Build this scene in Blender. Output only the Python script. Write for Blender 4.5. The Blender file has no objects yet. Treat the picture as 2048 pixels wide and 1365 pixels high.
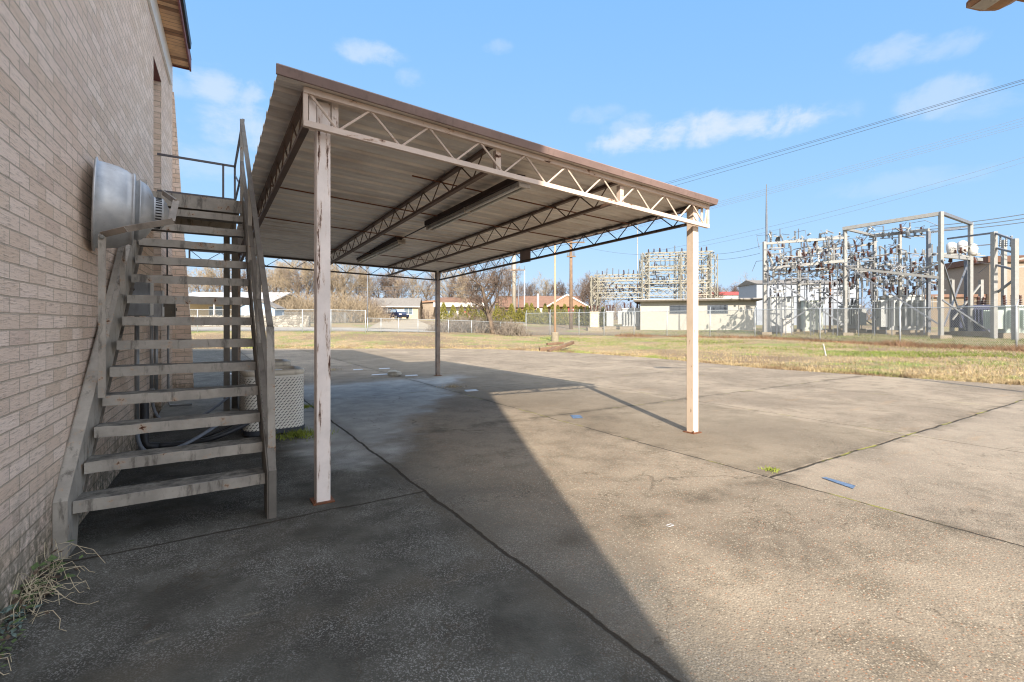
import bpy, math, random
from mathutils import Vector, Matrix, noise as mnoise

# ------------------------------------------------------------------ camera
S = bpy.context.scene
COL = S.collection
F, CX, HZ, CH = 973.0, 1024.0, 646.0, 1.52
TH = math.radians(32.5); CT, ST = math.cos(TH), math.sin(TH)
cam = bpy.data.cameras.new('camera'); camo = bpy.data.objects.new('camera', cam); COL.objects.link(camo)
camo.location = (0, 0, CH); camo.rotation_euler = (math.pi/2, 0, -TH)
cam.sensor_width = 36; cam.lens = 36*F/2048; cam.shift_y = -(682.5-HZ)/2048
cam.clip_start = 0.05; cam.clip_end = 3000
S.camera = camo
# ------------------------------------------------------------------ light
SUN_AZ, SUN_EL = math.radians(24.2), math.radians(30.5)     # the light travels towards (sin az, cos az)
tosun = Vector((-math.sin(SUN_AZ)*math.cos(SUN_EL), -math.cos(SUN_AZ)*math.cos(SUN_EL), math.sin(SUN_EL)))
sl = bpy.data.lights.new('sun', 'SUN'); slo = bpy.data.objects.new('sun', sl); COL.objects.link(slo)
sl.energy = 3.05; sl.angle = math.radians(0.5); sl.color = (1.0, 0.90, 0.77)
slo.rotation_euler = tosun.to_track_quat('Z', 'Y').to_euler(); slo.location = (0, 0, 40)
S.view_settings.view_transform = 'Standard'; S.view_settings.look = 'None'
S.view_settings.exposure = 1.72; S.view_settings.gamma = 1.0
S.view_settings.use_curve_mapping = False
S.cycles.use_denoising = True; S.cycles.denoising_prefilter = 'ACCURATE'; S.cycles.filter_width = 1.15; S.cycles.max_bounces = 8; S.cycles.diffuse_bounces = 4

def lin(h):
    h = h.lstrip('#'); r = [int(h[i:i+2], 16)/255 for i in (0, 2, 4)]
    return tuple((c/12.92 if c <= .04045 else ((c+.055)/1.055)**2.4) for c in r)+(1.0,)

# ------------------------------------------------------------------ node helper
class NT:
    def __init__(s, tree): s.t = tree; s.t.nodes.clear()
    def n(s, typ, **kw):
        nd = s.t.nodes.new(typ)
        for k, v in kw.items(): setattr(nd, k, v)
        return nd
    def put(s, sock, v):
        if v is None: return
        if isinstance(v, (int, float)):
            sock.default_value = v
        elif isinstance(v, (tuple, list)):
            L = len(sock.default_value); v = tuple(v)
            if len(v) < L: v = v+(1.0,)*(L-len(v))
            sock.default_value = v[:L]
        else: s.t.links.new(v, sock)
    def m(s, op, a, b=None, c=None, clamp=False):
        nd = s.n('ShaderNodeMath', operation=op, use_clamp=clamp)
        s.put(nd.inputs[0], a); s.put(nd.inputs[1], b); s.put(nd.inputs[2], c); return nd.outputs[0]
    def vm(s, op, a, b=None, out=0):
        nd = s.n('ShaderNodeVectorMath', operation=op); s.put(nd.inputs[0], a); s.put(nd.inputs[1], b)
        return nd.outputs['Value'] if op in ('DOT_PRODUCT', 'LENGTH') else nd.outputs[0]
    def noise(s, vec, scale, detail=4, rough=.55, dist=0, out='Fac'):
        nd = s.n('ShaderNodeTexNoise'); s.put(nd.inputs['Vector'], vec); nd.inputs['Scale'].default_value = scale
        nd.inputs['Detail'].default_value = detail; nd.inputs['Roughness'].default_value = rough; nd.inputs['Distortion'].default_value = dist
        return nd.outputs[out]
    def voro(s, vec, scale, feature='F1', out='Distance'):
        nd = s.n('ShaderNodeTexVoronoi', feature=feature); s.put(nd.inputs['Vector'], vec); nd.inputs['Scale'].default_value = scale
        return nd.outputs[out]
    def mix(s, f, a, b, blend='MIX'):
        nd = s.n('ShaderNodeMix', data_type='RGBA', blend_type=blend)
        s.put(nd.inputs[0], f); s.put(nd.inputs[6], a); s.put(nd.inputs[7], b); return nd.outputs[2]
    def ss(s, x, a, b, lo=0, hi=1):
        nd = s.n('ShaderNodeMapRange', interpolation_type='SMOOTHSTEP'); s.put(nd.inputs[0], x)
        nd.inputs[1].default_value = a; nd.inputs[2].default_value = b; nd.inputs[3].default_value = lo; nd.inputs[4].default_value = hi
        return nd.outputs[0]
    def xyz(s, v):
        nd = s.n('ShaderNodeSeparateXYZ'); s.put(nd.inputs[0], v); return nd.outputs
    def cxyz(s, x, y, z):
        nd = s.n('ShaderNodeCombineXYZ'); s.put(nd.inputs[0], x); s.put(nd.inputs[1], y); s.put(nd.inputs[2], z); return nd.outputs[0]
    def bump(s, h, strength, dist, nrm=None):
        nd = s.n('ShaderNodeBump'); nd.inputs['Strength'].default_value = strength; nd.inputs['Distance'].default_value = dist
        s.put(nd.inputs['Height'], h); s.put(nd.inputs['Normal'], nrm); return nd.outputs[0]
    def out(s, col, rough=.7, metal=0, nrm=None, spec=None):
        b = s.n('ShaderNodeBsdfPrincipled'); s.put(b.inputs['Base Color'], col); s.put(b.inputs['Roughness'], rough)
        s.put(b.inputs['Metallic'], metal); s.put(b.inputs['Normal'], nrm)
        if spec is not None: b.inputs['Specular IOR Level'].default_value = spec
        o = s.n('ShaderNodeOutputMaterial'); s.t.links.new(b.outputs[0], o.inputs[0]); return b

def newmat(name):
    m = bpy.data.materials.new(name); m.use_nodes = True; return m, NT(m.node_tree)

def pm(name, col, rough=.65, metal=0, var=.25, scale=6, rust=0, rustcol='#5a2f17', rstretch=(14, 14, 3), bump=0, bscale=40, dirt=0, spec=None):
    """painted / weathered surface: tone variation, optional rust patches and grime"""
    m, t = newmat(name); c = lin(col) if isinstance(col, str) else col
    tc = t.n('ShaderNodeTexCoord').outputs['Object']
    n1 = t.noise(tc, scale, 6, .6)
    d = tuple(x*(1-var) for x in c[:3])+(1,); l = tuple(min(1, x*(1+var*.6)) for x in c[:3])+(1,)
    colr = t.mix(t.ss(n1, .3, .7), d, l)
    n2 = t.noise(tc, scale*9, 3, .6)
    colr = t.mix(t.ss(n2, .45, .75, 0, var*.7), colr, tuple(x*.55 for x in c[:3])+(1,))
    if dirt:
        g = t.noise(t.vm('MULTIPLY', tc, (9, 9, 2.2)), 1.3, 5, .7)
        colr = t.mix(t.ss(g, .52, .68, 0, dirt), colr, lin('#3a3229'))
    rg = rough
    if rust:
        g = t.noise(t.vm('MULTIPLY', tc, rstretch), 1.0, 7, .72)
        msk = t.ss(g, .72-rust*.3, .78-rust*.3)
        halo = t.ss(g, .675-rust*.3, .77-rust*.3, 0, .5)
        colr = t.mix(halo, colr, lin('#b98a5e')); rc = t.mix(t.noise(tc, 60, 3), lin(rustcol), lin('#22130b'))
        colr = t.mix(msk, colr, rc); rg = t.m('ADD', rough, t.m('MULTIPLY', msk, .3))
    nr = None
    if bump: nr = t.bump(t.noise(tc, bscale, 5, .65), bump, .01)
    t.out(colr, rg, metal, nr, spec); return m

# ------------------------------------------------------------------ sky
W = bpy.data.worlds.new('World'); S.world = W; W.use_nodes = True
t = NT(W.node_tree)
sky = t.n('ShaderNodeTexSky', sky_type='NISHITA'); sky.sun_disc = False
sky.sun_elevation = SUN_EL; sky.sun_rotation = math.atan2(tosun.x, tosun.y)
sky.air_density = 1.0; sky.dust_density = 0.8; sky.ozone_density = 1.0; sky.altitude = 100
dirv = t.vm('NORMALIZE', t.n('ShaderNodeTexCoord').outputs['Generated'])
def camdir(px, py):
    X = (px-CX)/F; Y = -(py-HZ)/F
    return Vector((X*CT+ST, -X*ST+CT, Y)).normalized()
fb = t.noise(dirv, 11, 7, .6, .6); fb2 = t.noise(t.vm('MULTIPLY', dirv, (1, 1, 2.2)), 26, 5, .6)
tot = None
for (px, py, w, hh, a) in [(1400, 262, 215, 34, .80), (1270, 258, 60, 30, .35), (745, 108, 70, 22, .55), (820, 156, 30, 22, .32), (448, 175, 62, 34, .6), (490, 255, 75, 45, .6),
                           (1790, 100, 55, 26, .42), (1890, 92, 50, 20, .32), (1880, 195, 60, 30, .42), (1960, 215, 50, 20, .22), (430, 330, 80, 35, .3), (1800, 366, 110, 20, .2), (995, 95, 30, 14, .25), (350, 170, 40, 20, .3),
                           (1190, 228, 60, 20, .22), (-150, 200, 300, 80, .6)]:
    c = camdir(px, py); t1 = Vector((c.y, -c.x, 0)).normalized(); t2 = c.cross(t1)*-1
    if t2.z < 0: t2 = -t2
    dc = t.m('MAXIMUM', t.vm('DOT_PRODUCT', dirv, tuple(c)), .05)
    k = F*c.dot(Vector((ST, CT, 0)))*1.0
    u = t.m('DIVIDE', t.vm('DOT_PRODUCT', dirv, tuple(t1*(F/w))), dc); v = t.m('DIVIDE', t.vm('DOT_PRODUCT', dirv, tuple(t2*(F/hh))), dc)
    r2 = t.m('ADD', t.m('MULTIPLY', u, u), t.m('MULTIPLY', v, v))
    e = t.m('ADD', t.m('MULTIPLY', t.m('SUBTRACT', fb, .5), 3.4), t.m('MULTIPLY', t.m('SUBTRACT', fb2, .5), 1.6))
    mk = t.m('MULTIPLY', t.ss(t.m('ADD', t.m('SUBTRACT', 1.0, r2), e), -.1, 1.3), t.ss(r2, 1.6, .4))
    mk = t.m('MULTIPLY', mk, a*.85)
    tot = mk if tot is None else t.m('MAXIMUM', tot, mk)
# unseen broken white cloud added behind and above the camera to lift the shade
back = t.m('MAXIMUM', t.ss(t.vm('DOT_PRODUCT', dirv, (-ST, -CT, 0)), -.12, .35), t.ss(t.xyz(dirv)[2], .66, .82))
fill_cloud = t.m('MULTIPLY', t.m('MULTIPLY', back, t.ss(t.xyz(dirv)[2], .0, .12)), t.ss(t.noise(dirv, 2.6, 6, .6, .4), .36, .52))
skc = t.n('ShaderNodeMix', data_type='RGBA', blend_type='MIX')
SKY_STR = 0.115
t.put(skc.inputs[0], tot); sx_, sy_, sz_ = t.xyz(sky.outputs[0])
skyc = t.cxyz(t.m('MULTIPLY', t.m('POWER', sx_, .47), .67), t.m('MULTIPLY', t.m('POWER', sy_, .27), 1.26), t.m('MULTIPLY', t.m('POWER', sz_, .06), 2.55))
t.put(skc.inputs[6], skyc); t.put(skc.inputs[7], (2.3, 2.45, 2.7, 1))
bg = t.n('ShaderNodeBackground'); t.put(bg.inputs[0], t.mix(fill_cloud, skc.outputs[2], (5.6, 5.85, 6.3, 1))); bg.inputs[1].default_value = SKY_STR
wo = t.n('ShaderNodeOutputWorld'); t.t.links.new(bg.outputs[0], wo.inputs[0])

# ------------------------------------------------------------------ mesh helper
def wloc(o):
    v = Vector((0, 0, 0))
    while o is not None: v += o.location; o = o.parent
    return v
class MB:
    def __init__(s): s.v = []; s.f = []; s.mi = []; s.uv = None
    def add(s, vs, fs, mi=0):
        b = len(s.v); s.v += [tuple(x) for x in vs]; s.f += [tuple(i+b for i in f) for f in fs]; s.mi += [mi]*len(fs); return s
    def box(s, x0, x1, y0, y1, z0, z1, mi=0):
        return s.add([(x0,y0,z0),(x1,y0,z0),(x1,y1,z0),(x0,y1,z0),(x0,y0,z1),(x1,y0,z1),(x1,y1,z1),(x0,y1,z1)],
                     [(0,3,2,1),(4,5,6,7),(0,1,5,4),(1,2,6,5),(2,3,7,6),(3,0,4,7)], mi)
    def bar(s, p, q, w, h=None, up=(0, 0, 1), mi=0):
        p, q = Vector(p), Vector(q); h = w if h is None else h
        d = (q-p)
        if d.length < 1e-6: return s
        d.normalize(); u = Vector(up)
        if abs(d.dot(u)) > .98: u = Vector((0, 1, 0)) if abs(d.y) < .9 else Vector((1, 0, 0))
        a = d.cross(u).normalized(); b = a.cross(d).normalized()
        vs = [p+a*sx*w/2+b*sy*h/2 for sx, sy in ((-1,-1),(1,-1),(1,1),(-1,1))]+[q+a*sx*w/2+b*sy*h/2 for sx, sy in ((-1,-1),(1,-1),(1,1),(-1,1))]
        return s.add(vs, [(0,1,2,3),(7,6,5,4),(0,4,5,1),(1,5,6,2),(2,6,7,3),(3,7,4,0)], mi)
    def tube(s, pts, r, n=8, mi=0, cap=True):
        pts = [Vector(p) for p in pts]; k = len(pts); rs = r if isinstance(r, (list, tuple)) else [r]*k
        a = None; vs = []; fs = []
        for i, p in enumerate(pts):
            d = (pts[min(i+1, k-1)]-pts[max(i-1, 0)])
            if d.length < 1e-9: d = Vector((0, 0, 1))
            d.normalize()
            if a is None:
                a = d.cross(Vector((0, 0, 1)));
                if a.length < .05: a = d.cross(Vector((1, 0, 0)))
            a = (a-d*a.dot(d)).normalized(); b = d.cross(a)
            for j in range(n):
                t_ = 2*math.pi*j/n; vs.append(p+(a*math.cos(t_)+b*math.sin(t_))*rs[i])
        for i in range(k-1):
            for j in range(n):
                j2 = (j+1) % n; fs.append((i*n+j, i*n+j2, (i+1)*n+j2, (i+1)*n+j))
        if cap: fs.append(tuple(range(n-1, -1, -1))); fs.append(tuple(range((k-1)*n, k*n)))
        return s.add(vs, fs, mi)
    def lathe(s, prof, o, ax, n=24, mi=0, sc=1):
        o = Vector(o); ax = Vector(ax).normalized(); a = ax.cross(Vector((0, 0, 1)))
        if a.length < .05: a = Vector((1, 0, 0))
        a.normalize(); b = ax.cross(a); ax = ax*sc; vs = []; fs = []
        for (r, h) in prof:
            for j in range(n):
                q = 2*math.pi*j/n; vs.append(o+ax*h+(a*math.cos(q)+b*math.sin(q))*max(r, 1e-4))
        for i in range(len(prof)-1):
            for j in range(n):
                j2 = (j+1) % n; fs.append((i*n+j, i*n+j2, (i+1)*n+j2, (i+1)*n+j))
        fs.append(tuple(range(n-1, -1, -1))); fs.append(tuple(range((len(prof)-1)*n, len(prof)*n)))
        return s.add(vs, fs, mi)
    def prism(s, poly, vec, mi=0):
        n = len(poly); v = Vector(vec); vs = [Vector(p) for p in poly]+[Vector(p)+v for p in poly]
        fs = [tuple(range(n-1, -1, -1)), tuple(range(n, 2*n))]+[(i, (i+1) % n, n+(i+1) % n, n+i) for i in range(n)]
        return s.add(vs, fs, mi)
    def build(s, name, mat, parent=None, origin=None, smooth=False, bevel=0):
        base = wloc(parent) if parent is not None else Vector(origin or (0, 0, 0))
        me = bpy.data.meshes.new(name)
        me.from_pydata([(x-base.x, y-base.y, z-base.z) for x, y, z in s.v], [], s.f)
        mats = mat if isinstance(mat, (list, tuple)) else [mat]
        for m in mats: me.materials.append(m)
        if len(mats) > 1: me.polygons.foreach_set('material_index', s.mi)
        if smooth: me.polygons.foreach_set('use_smooth', [True]*len(me.polygons))
        if s.uv:
            ul = me.uv_layers.new(name='UVMap')
            for l in me.loops: ul.data[l.index].uv = s.uv[l.vertex_index]
        me.update()
        o = bpy.data.objects.new(name, me); COL.objects.link(o)
        if parent is not None: o.parent = parent
        else: o.location = base
        if bevel:
            bm = o.modifiers.new('bevel', 'BEVEL'); bm.width = bevel; bm.segments = 2; bm.limit_method = 'ANGLE'; bm.angle_limit = .6
        return o

def tag(o, label=None, cat=None, group=None, kind=None):
    if label: o['label'] = label
    if cat: o['category'] = cat
    if group: o['group'] = group
    if kind: o['kind'] = kind
    return o
def thing(name, loc, label, cat, group=None):
    o = bpy.data.objects.new(name, None); COL.objects.link(o); o.location = loc; o.empty_display_size = .2
    return tag(o, label, cat, group)
def copy_tree(o, parent=None):
    c = o.copy(); COL.objects.link(c); c.parent = parent
    for ch in list(o.children): copy_tree(ch, c)
    return c
def inst(o, loc, label, group=None, scale=None, rz=None):
    c = copy_tree(o); c.location = loc
    if label: c['label'] = label
    if group: c['group'] = group
    if scale is not None: c.scale = scale if isinstance(scale, tuple) else (scale,)*3
    if rz is not None: c.rotation_euler = (0, 0, rz)
    return c
def at(px, py, Z):
    """the place at distance Z that the photograph shows at pixel (px, py)"""
    X = (px-CX)/F*Z; return Vector((X*CT+Z*ST, -X*ST+Z*CT, CH-(py-HZ)/F*Z))
def grd(px, py, z=0):
    return at(px, py, (CH-z)*F/(py-HZ))
rng = random.Random(7)
# ------------------------------------------------------------------ terrain
EDGE = [(-1500, 697), (100, 697), (390, 697), (600, 697), (900, 697), (1000, 698.5), (1180, 707), (1300, 715), (1519, 735.5), (1786, 753), (2048, 769.5), (2600, 806), (4200, 900)]
TAB = {400: [(37.5, .80), (44, 1.2), (60, 1.6), (85, 2.35), (130, 3.4), (400, 4)], 700: [(37.5, .80), (44, 1.1), (60, 1.5), (85, 2.4), (130, 3.4), (400, 4)],
       900: [(42, .6), (60, 1.25), (85, 2.0), (130, 3), (400, 4)], 1030: [(36, .3), (46, .4), (65, 1.5), (90, 2.0), (130, 3), (400, 4)], 1200: [(33, .22), (41, .42), (60, .85), (90, 1.6), (130, 2.6), (400, 4)],
       1600: [(22, .12), (31, .42), (40, .68), (60, .95), (90, 1.3), (130, 2), (400, 4)], 2048: [(15, .08), (22, .30), (30, .5), (40, .68), (60, .9), (130, 1.8), (400, 4)], 2700: [(12, .08), (22, .35), (40, .7), (130, 1.8), (400, 4)]}
TK = sorted(TAB)
def interp(tab, x):
    if x <= tab[0][0]: return tab[0][1]
    for (a, va), (b, vb) in zip(tab, tab[1:]):
        if x <= b: return va+(vb-va)*(x-a)/(b-a)
    return tab[-1][1]
def edgeZ(px): return F*CH/(interp(EDGE, px)-HZ)
def terr(x, y):
    Zc = x*ST+y*CT; Xc = x*CT-y*ST
    if Zc < 3: return -.08
    px = max(-1400, min(4000, CX+F*Xc/Zc)); e = edgeZ(px)
    if Zc < e*1.002: return -.08 if Zc < e*.985 else -.03
    pc = max(TK[0], min(TK[-1]-.01, px))
    for a, b in zip(TK, TK[1:]):
        if pc <= b: break
    za = interp([(e, .012)]+TAB[a], Zc); zb = interp([(e, .012)]+TAB[b], Zc)
    return za+(zb-za)*(pc-a)/(b-a)
def onterr(px, py):
    Z = 6.0; lo = None
    while Z < 600:
        p = at(px, py, Z)
        if p.z <= max(terr(p.x, p.y), -.0): break
        Z *= 1.01
    return p
def stand(px, Z):
    p = at(px, HZ, Z); return Vector((p.x, p.y, terr(p.x, p.y)))

m_grass, t = newmat('dry_verge')
P = t.n('ShaderNodeNewGeometry').outputs['Position']
n1 = t.noise(P, .35, 5, .6); n2 = t.noise(P, 2.2, 6, .65); n3 = t.noise(P, 38, 4, .7); n4 = t.noise(P, .12, 3, .5)
straw = t.mix(n3, lin('#6b5a3d'), lin('#a89472')); green = t.mix(n3, lin('#4c5a26'), lin('#8b9150'))
brown = t.mix(n3, lin('#5b4a38'), lin('#8d7a60'))
c1 = t.mix(t.ss(t.m('ADD', t.m('MULTIPLY', n1, .7), t.m('MULTIPLY', n2, .3)), .47, .60), straw, green)
c1 = t.mix(t.ss(t.m('ADD', n4, t.m('MULTIPLY', n2, .3)), .62, .74), c1, brown)
t.out(c1, .95, nrm=t.bump(n3, .7, .06))
radii = [0, 6, 9, 11, 12, 12.6, 13.2, 13.8, 14.4, 15, 15.6, 16.2, 17, 18, 19, 20, 21, 22, 23, 24, 25, 26, 27, 28, 29, 30, 31, 32, 33, 34, 35, 36.5, 38, 40, 42, 44, 47, 50, 54, 60, 68, 78, 90, 105, 130, 170, 230, 320, 480, 800]
mb = MB(); NA = 360; vs = [(0, 0, -.08)]; fs = []
for r in radii[1:]:
    for j in range(NA):
        a = 2*math.pi*j/NA; x, y = r*math.sin(a), r*math.cos(a)
        z = terr(x, y)
        if z > .05: z += .05*(mnoise.noise(Vector((x*.35, y*.35, 0))))+.03*mnoise.noise(Vector((x*1.1, y*1.1, 3)))
        vs.append((x, y, z))
for j in range(NA): fs.append((0, 1+(j+1) % NA, 1+j))
for i in range(len(radii)-2):
    for j in range(NA):
        j2 = (j+1) % NA; b0 = 1+i*NA; b1 = b0+NA; fs.append((b0+j, b0+j2, b1+j2, b1+j))
fs = [tuple(reversed(f)) for f in fs]
mb.add(vs, fs); tag(mb.build('ground', m_grass, smooth=True), kind='structure')

# pavement -----------------------------------------------------------------
m_pav, t = newmat('exposed_aggregate_concrete')
P = t.n('ShaderNodeNewGeometry').outputs['Position']; px_, py_, _ = t.xyz(P)
wob = t.m('MULTIPLY', t.m('SUBTRACT', t.noise(P, 1.6, 5, .65), .5), .10)
wx = t.m('ADD', px_, wob); wy = t.m('ADD', py_, wob)
nb = t.noise(P, .45, 6, .62, .6); nm = t.noise(P, 2.6, 6, .65); nf = t.noise(P, 26, 4, .7)
peb = t.voro(P, 88, out='Color'); pebd = t.voro(P, 88); pebf = t.xyz(peb)[0]
base = t.mix(t.ss(nb, .3, .7), lin('#716658'), lin('#938674'))
base = t.mix(t.ss(nm, .42, .72, 0, .65), base, lin('#564e40'))
base = t.mix(t.ss(nf, .5, .8, 0, .3), base, lin('#a89a82'))
# exposed pebbles
pc = t.mix(pebf, lin('#3f3830'), lin('#bdb09b'))
pc = t.mix(t.ss(t.xyz(peb)[1], .80, .9), pc, lin('#9b6a4c'))
pm_ = t.m('MULTIPLY', t.ss(pebd, .55, .35), t.ss(t.m('ADD', nm, t.m('MULTIPLY', t.xyz(peb)[2], .6)), .45, .9))
base = t.mix(t.m('MULTIPLY', pm_, .7), base, pc)
# greyer, coarser slab to the right
slabR = t.m('MULTIPLY', t.ss(wx, 4.69, 4.71), t.ss(wy, 2.68, 2.66))
base = t.mix(t.m('MULTIPLY', slabR, .25), base, lin('#958a7c'))
slabB = t.m('MULTIPLY', t.ss(wx, 4.72, 4.74), t.m('MULTIPLY', t.ss(wy, 2.7, 2.72), t.ss(wx, 7.9, 7.86)))
base = t.mix(t.m('MULTIPLY', slabB, .38), base, lin('#6a6050'))
# algae darkened concrete along the building, cleaner under the roof
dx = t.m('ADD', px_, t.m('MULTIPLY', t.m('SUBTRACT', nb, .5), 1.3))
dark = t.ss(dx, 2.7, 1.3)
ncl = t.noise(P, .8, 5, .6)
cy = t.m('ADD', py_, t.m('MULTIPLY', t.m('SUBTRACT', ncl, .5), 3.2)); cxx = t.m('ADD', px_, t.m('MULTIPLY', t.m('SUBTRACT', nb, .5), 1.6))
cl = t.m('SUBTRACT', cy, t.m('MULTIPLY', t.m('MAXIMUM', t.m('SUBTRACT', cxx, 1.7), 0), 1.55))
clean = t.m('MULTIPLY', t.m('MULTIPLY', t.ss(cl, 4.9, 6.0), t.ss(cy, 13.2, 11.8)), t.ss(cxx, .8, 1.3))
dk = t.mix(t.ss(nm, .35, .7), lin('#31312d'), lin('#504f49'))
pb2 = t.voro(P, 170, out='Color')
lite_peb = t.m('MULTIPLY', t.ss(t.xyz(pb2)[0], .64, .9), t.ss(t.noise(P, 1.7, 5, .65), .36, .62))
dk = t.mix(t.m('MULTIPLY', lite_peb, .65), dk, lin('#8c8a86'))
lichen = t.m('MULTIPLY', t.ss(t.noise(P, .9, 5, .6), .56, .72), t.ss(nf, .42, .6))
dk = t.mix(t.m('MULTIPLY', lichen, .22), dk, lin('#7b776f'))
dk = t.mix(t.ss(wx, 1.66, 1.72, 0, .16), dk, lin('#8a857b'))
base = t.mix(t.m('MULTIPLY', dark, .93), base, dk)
cc = t.mix(t.ss(nm, .35, .7), lin('#9b9c9a'), lin('#b8b8b4'))
base = t.mix(t.m('MULTIPLY', clean, .9), base, cc)
mud = t.m('MULTIPLY', t.ss(t.noise(t.vm('MULTIPLY', P, (.6, 2.2, 1)), 1.1, 4, .6), .60, .72), t.ss(px_, 4.5, 6.0))
base = t.mix(t.m('MULTIPLY', mud, .28), base, lin('#94795a'))
# joints
jw = t.m('ADD', .35, t.m('MULTIPLY', t.noise(P, 7, 4, .7), 1.3))
def band(coord, pos, w): return t.ss(t.m('DIVIDE', t.m('ABSOLUTE', t.m('SUBTRACT', coord, pos)), jw), w, w*.35)
def seg(coord, a, b): return t.m('MULTIPLY', t.m('GREATER_THAN', coord, a), t.m('LESS_THAN', coord, b))
J = []
for pos, a, b, w in [(1.69, -20, 40, .022), (4.70, -20, 40, .016), (8.1, -20, 30, .013), (12.2, -20, 30, .012), (15.4, -20, 30, .012)]:
    J.append(t.m('MULTIPLY', band(wx, pos, w), seg(py_, a, b)))
for pos, a, b, w in [(4.12, -3, 1.69, .018), (2.67, 4.7, 20, .022), (6.35, 4.7, 20, .016), (10.1, 1.7, 20, .015), (-1.2, 4.7, 20, .016), (13.4, 1.7, 20, .014), (17.5, -3, 20, .014), (22.0, -3, 20, .014), (8.9, -3, 1.69, .014)]:
    J.append(t.m('MULTIPLY', band(wy, pos, w), seg(px_, a, b)))
jt = J[0]
for j in J[1:]: jt = t.m('MAXIMUM', jt, j)
moss = t.ss(t.noise(P, 1.4, 4, .6), .52, .60)
jc = t.mix(t.m('MULTIPLY', moss, t.ss(px_, 2.5, 4)), lin('#2b241b'), lin('#7d7a34'))
grime = None
for pos, cd in ((1.69, wx), (4.7, wx), (2.67, wy), (6.35, wy)):
    g_ = t.ss(t.m('ABSOLUTE', t.m('SUBTRACT', cd, pos)), .22, .0, 0, .55); grime = g_ if grime is None else t.m('MAXIMUM', grime, g_)
base = t.mix(t.m('MULTIPLY', grime, t.ss(nm, .35, .65)), base, lin('#4a4236'))
base = t.mix(t.m('MULTIPLY', jt, .9), base, jc)
# oil drips and stains with their own outlines
ov = t.voro(t.vm('ADD', P, t.vm('MULTIPLY', t.noise(P, 2.2, 4, .6, out='Color'), (.5, .5, 0))), .55); base = t.mix(t.m('MULTIPLY', t.ss(ov, .26, .16), t.ss(t.noise(P, 5, 4, .7), .38, .6, 0, .28)), base, lin('#3b342a'))
pale = t.ss(t.noise(t.vm('MULTIPLY', P, (1.2, 3.4, 1)), 1.6, 6, .7), .62, .72, 0, .25); base = t.mix(pale, base, lin('#a99c86'))
ce = t.voro(t.vm('ADD', P, t.vm('MULTIPLY', t.noise(P, 1.3, 6, .65, out='Color'), (.9, .9, 0))), .24, 'DISTANCE_TO_EDGE')
base = t.mix(t.m('MULTIPLY', t.ss(ce, .0042, .0014), t.ss(t.noise(P, .5, 3), .56, .63, 0, .45)), base, lin('#332b21'))
# hairline cracks
ck = t.m('ABSOLUTE', t.m('SUBTRACT', t.noise(P, .55, 6, .55, .4), .5))
base = t.mix(t.m('MULTIPLY', t.ss(ck, .0022, .0006), .45), base, lin('#40372b'))
hgt = t.m('SUBTRACT', t.m('ADD', t.m('MULTIPLY', t.m('SUBTRACT', .6, pebd), .9), nf), t.m('MULTIPLY', jt, 4))
t.out(base, .9, nrm=t.bump(hgt, .5, .006), spec=.25)
pav = [(-9, -18), (-9, 40)]
for px, py in [(100, 697), (250, 697), (390, 697), (600, 697), (900, 697), (1000, 698.5), (1090, 702), (1180, 707), (1300, 715), (1519, 735.5), (1786, 753), (2048, 769.5), (2600, 806)]:
    g = grd(px, py); pav.append((g.x, g.y))
pav.append((17.4, -18))
mb = MB(); mb.prism([(x, y, -.16) for x, y in reversed(pav)], (0, 0, .16)); tag(mb.build('pavement', m_pav), kind='structure')

# road and driveway beyond the first fence ----------------------------------
m_road = pm('old_asphalt', '#8f8a82', .9, var=.15, scale=.8); m_drive = pm('pale_concrete', '#968a76', .9, var=.12, scale=.5)
def sheet(name, near, far, mat, n=24, lift=.03):
    mb = MB(); vs = []; fs = []
    for i in range(n+1):
        u = i/n; A = interp2(near, u); B = interp2(far, u)
        for k in range(7):
            q = A.lerp(B, k/6); vs.append((q.x, q.y, terr(q.x, q.y)+lift))
    for i in range(n):
        for k in range(6): a = i*7+k; fs.append((a, a+7, a+8, a+1))
    mb.add(vs, fs); return tag(mb.build(name, mat), kind='structure')
def interp2(pts, u):
    k = u*(len(pts)-1); i = min(int(k), len(pts)-2); return pts[i].lerp(pts[i+1], k-i)
sheet('road', [stand(-200, 38.5), stand(400, 38.6), stand(700, 38.8), stand(880, 42.6)], [stand(-200, 43), stand(400, 43), stand(700, 43.3), stand(880, 47)], m_road)
sheet('driveway', [stand(735, 43.4), stand(800, 44.5), stand(878, 47.2)], [stand(768, 80), stand(796, 80), stand(832, 79)], m_drive, 10, .06)
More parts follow.
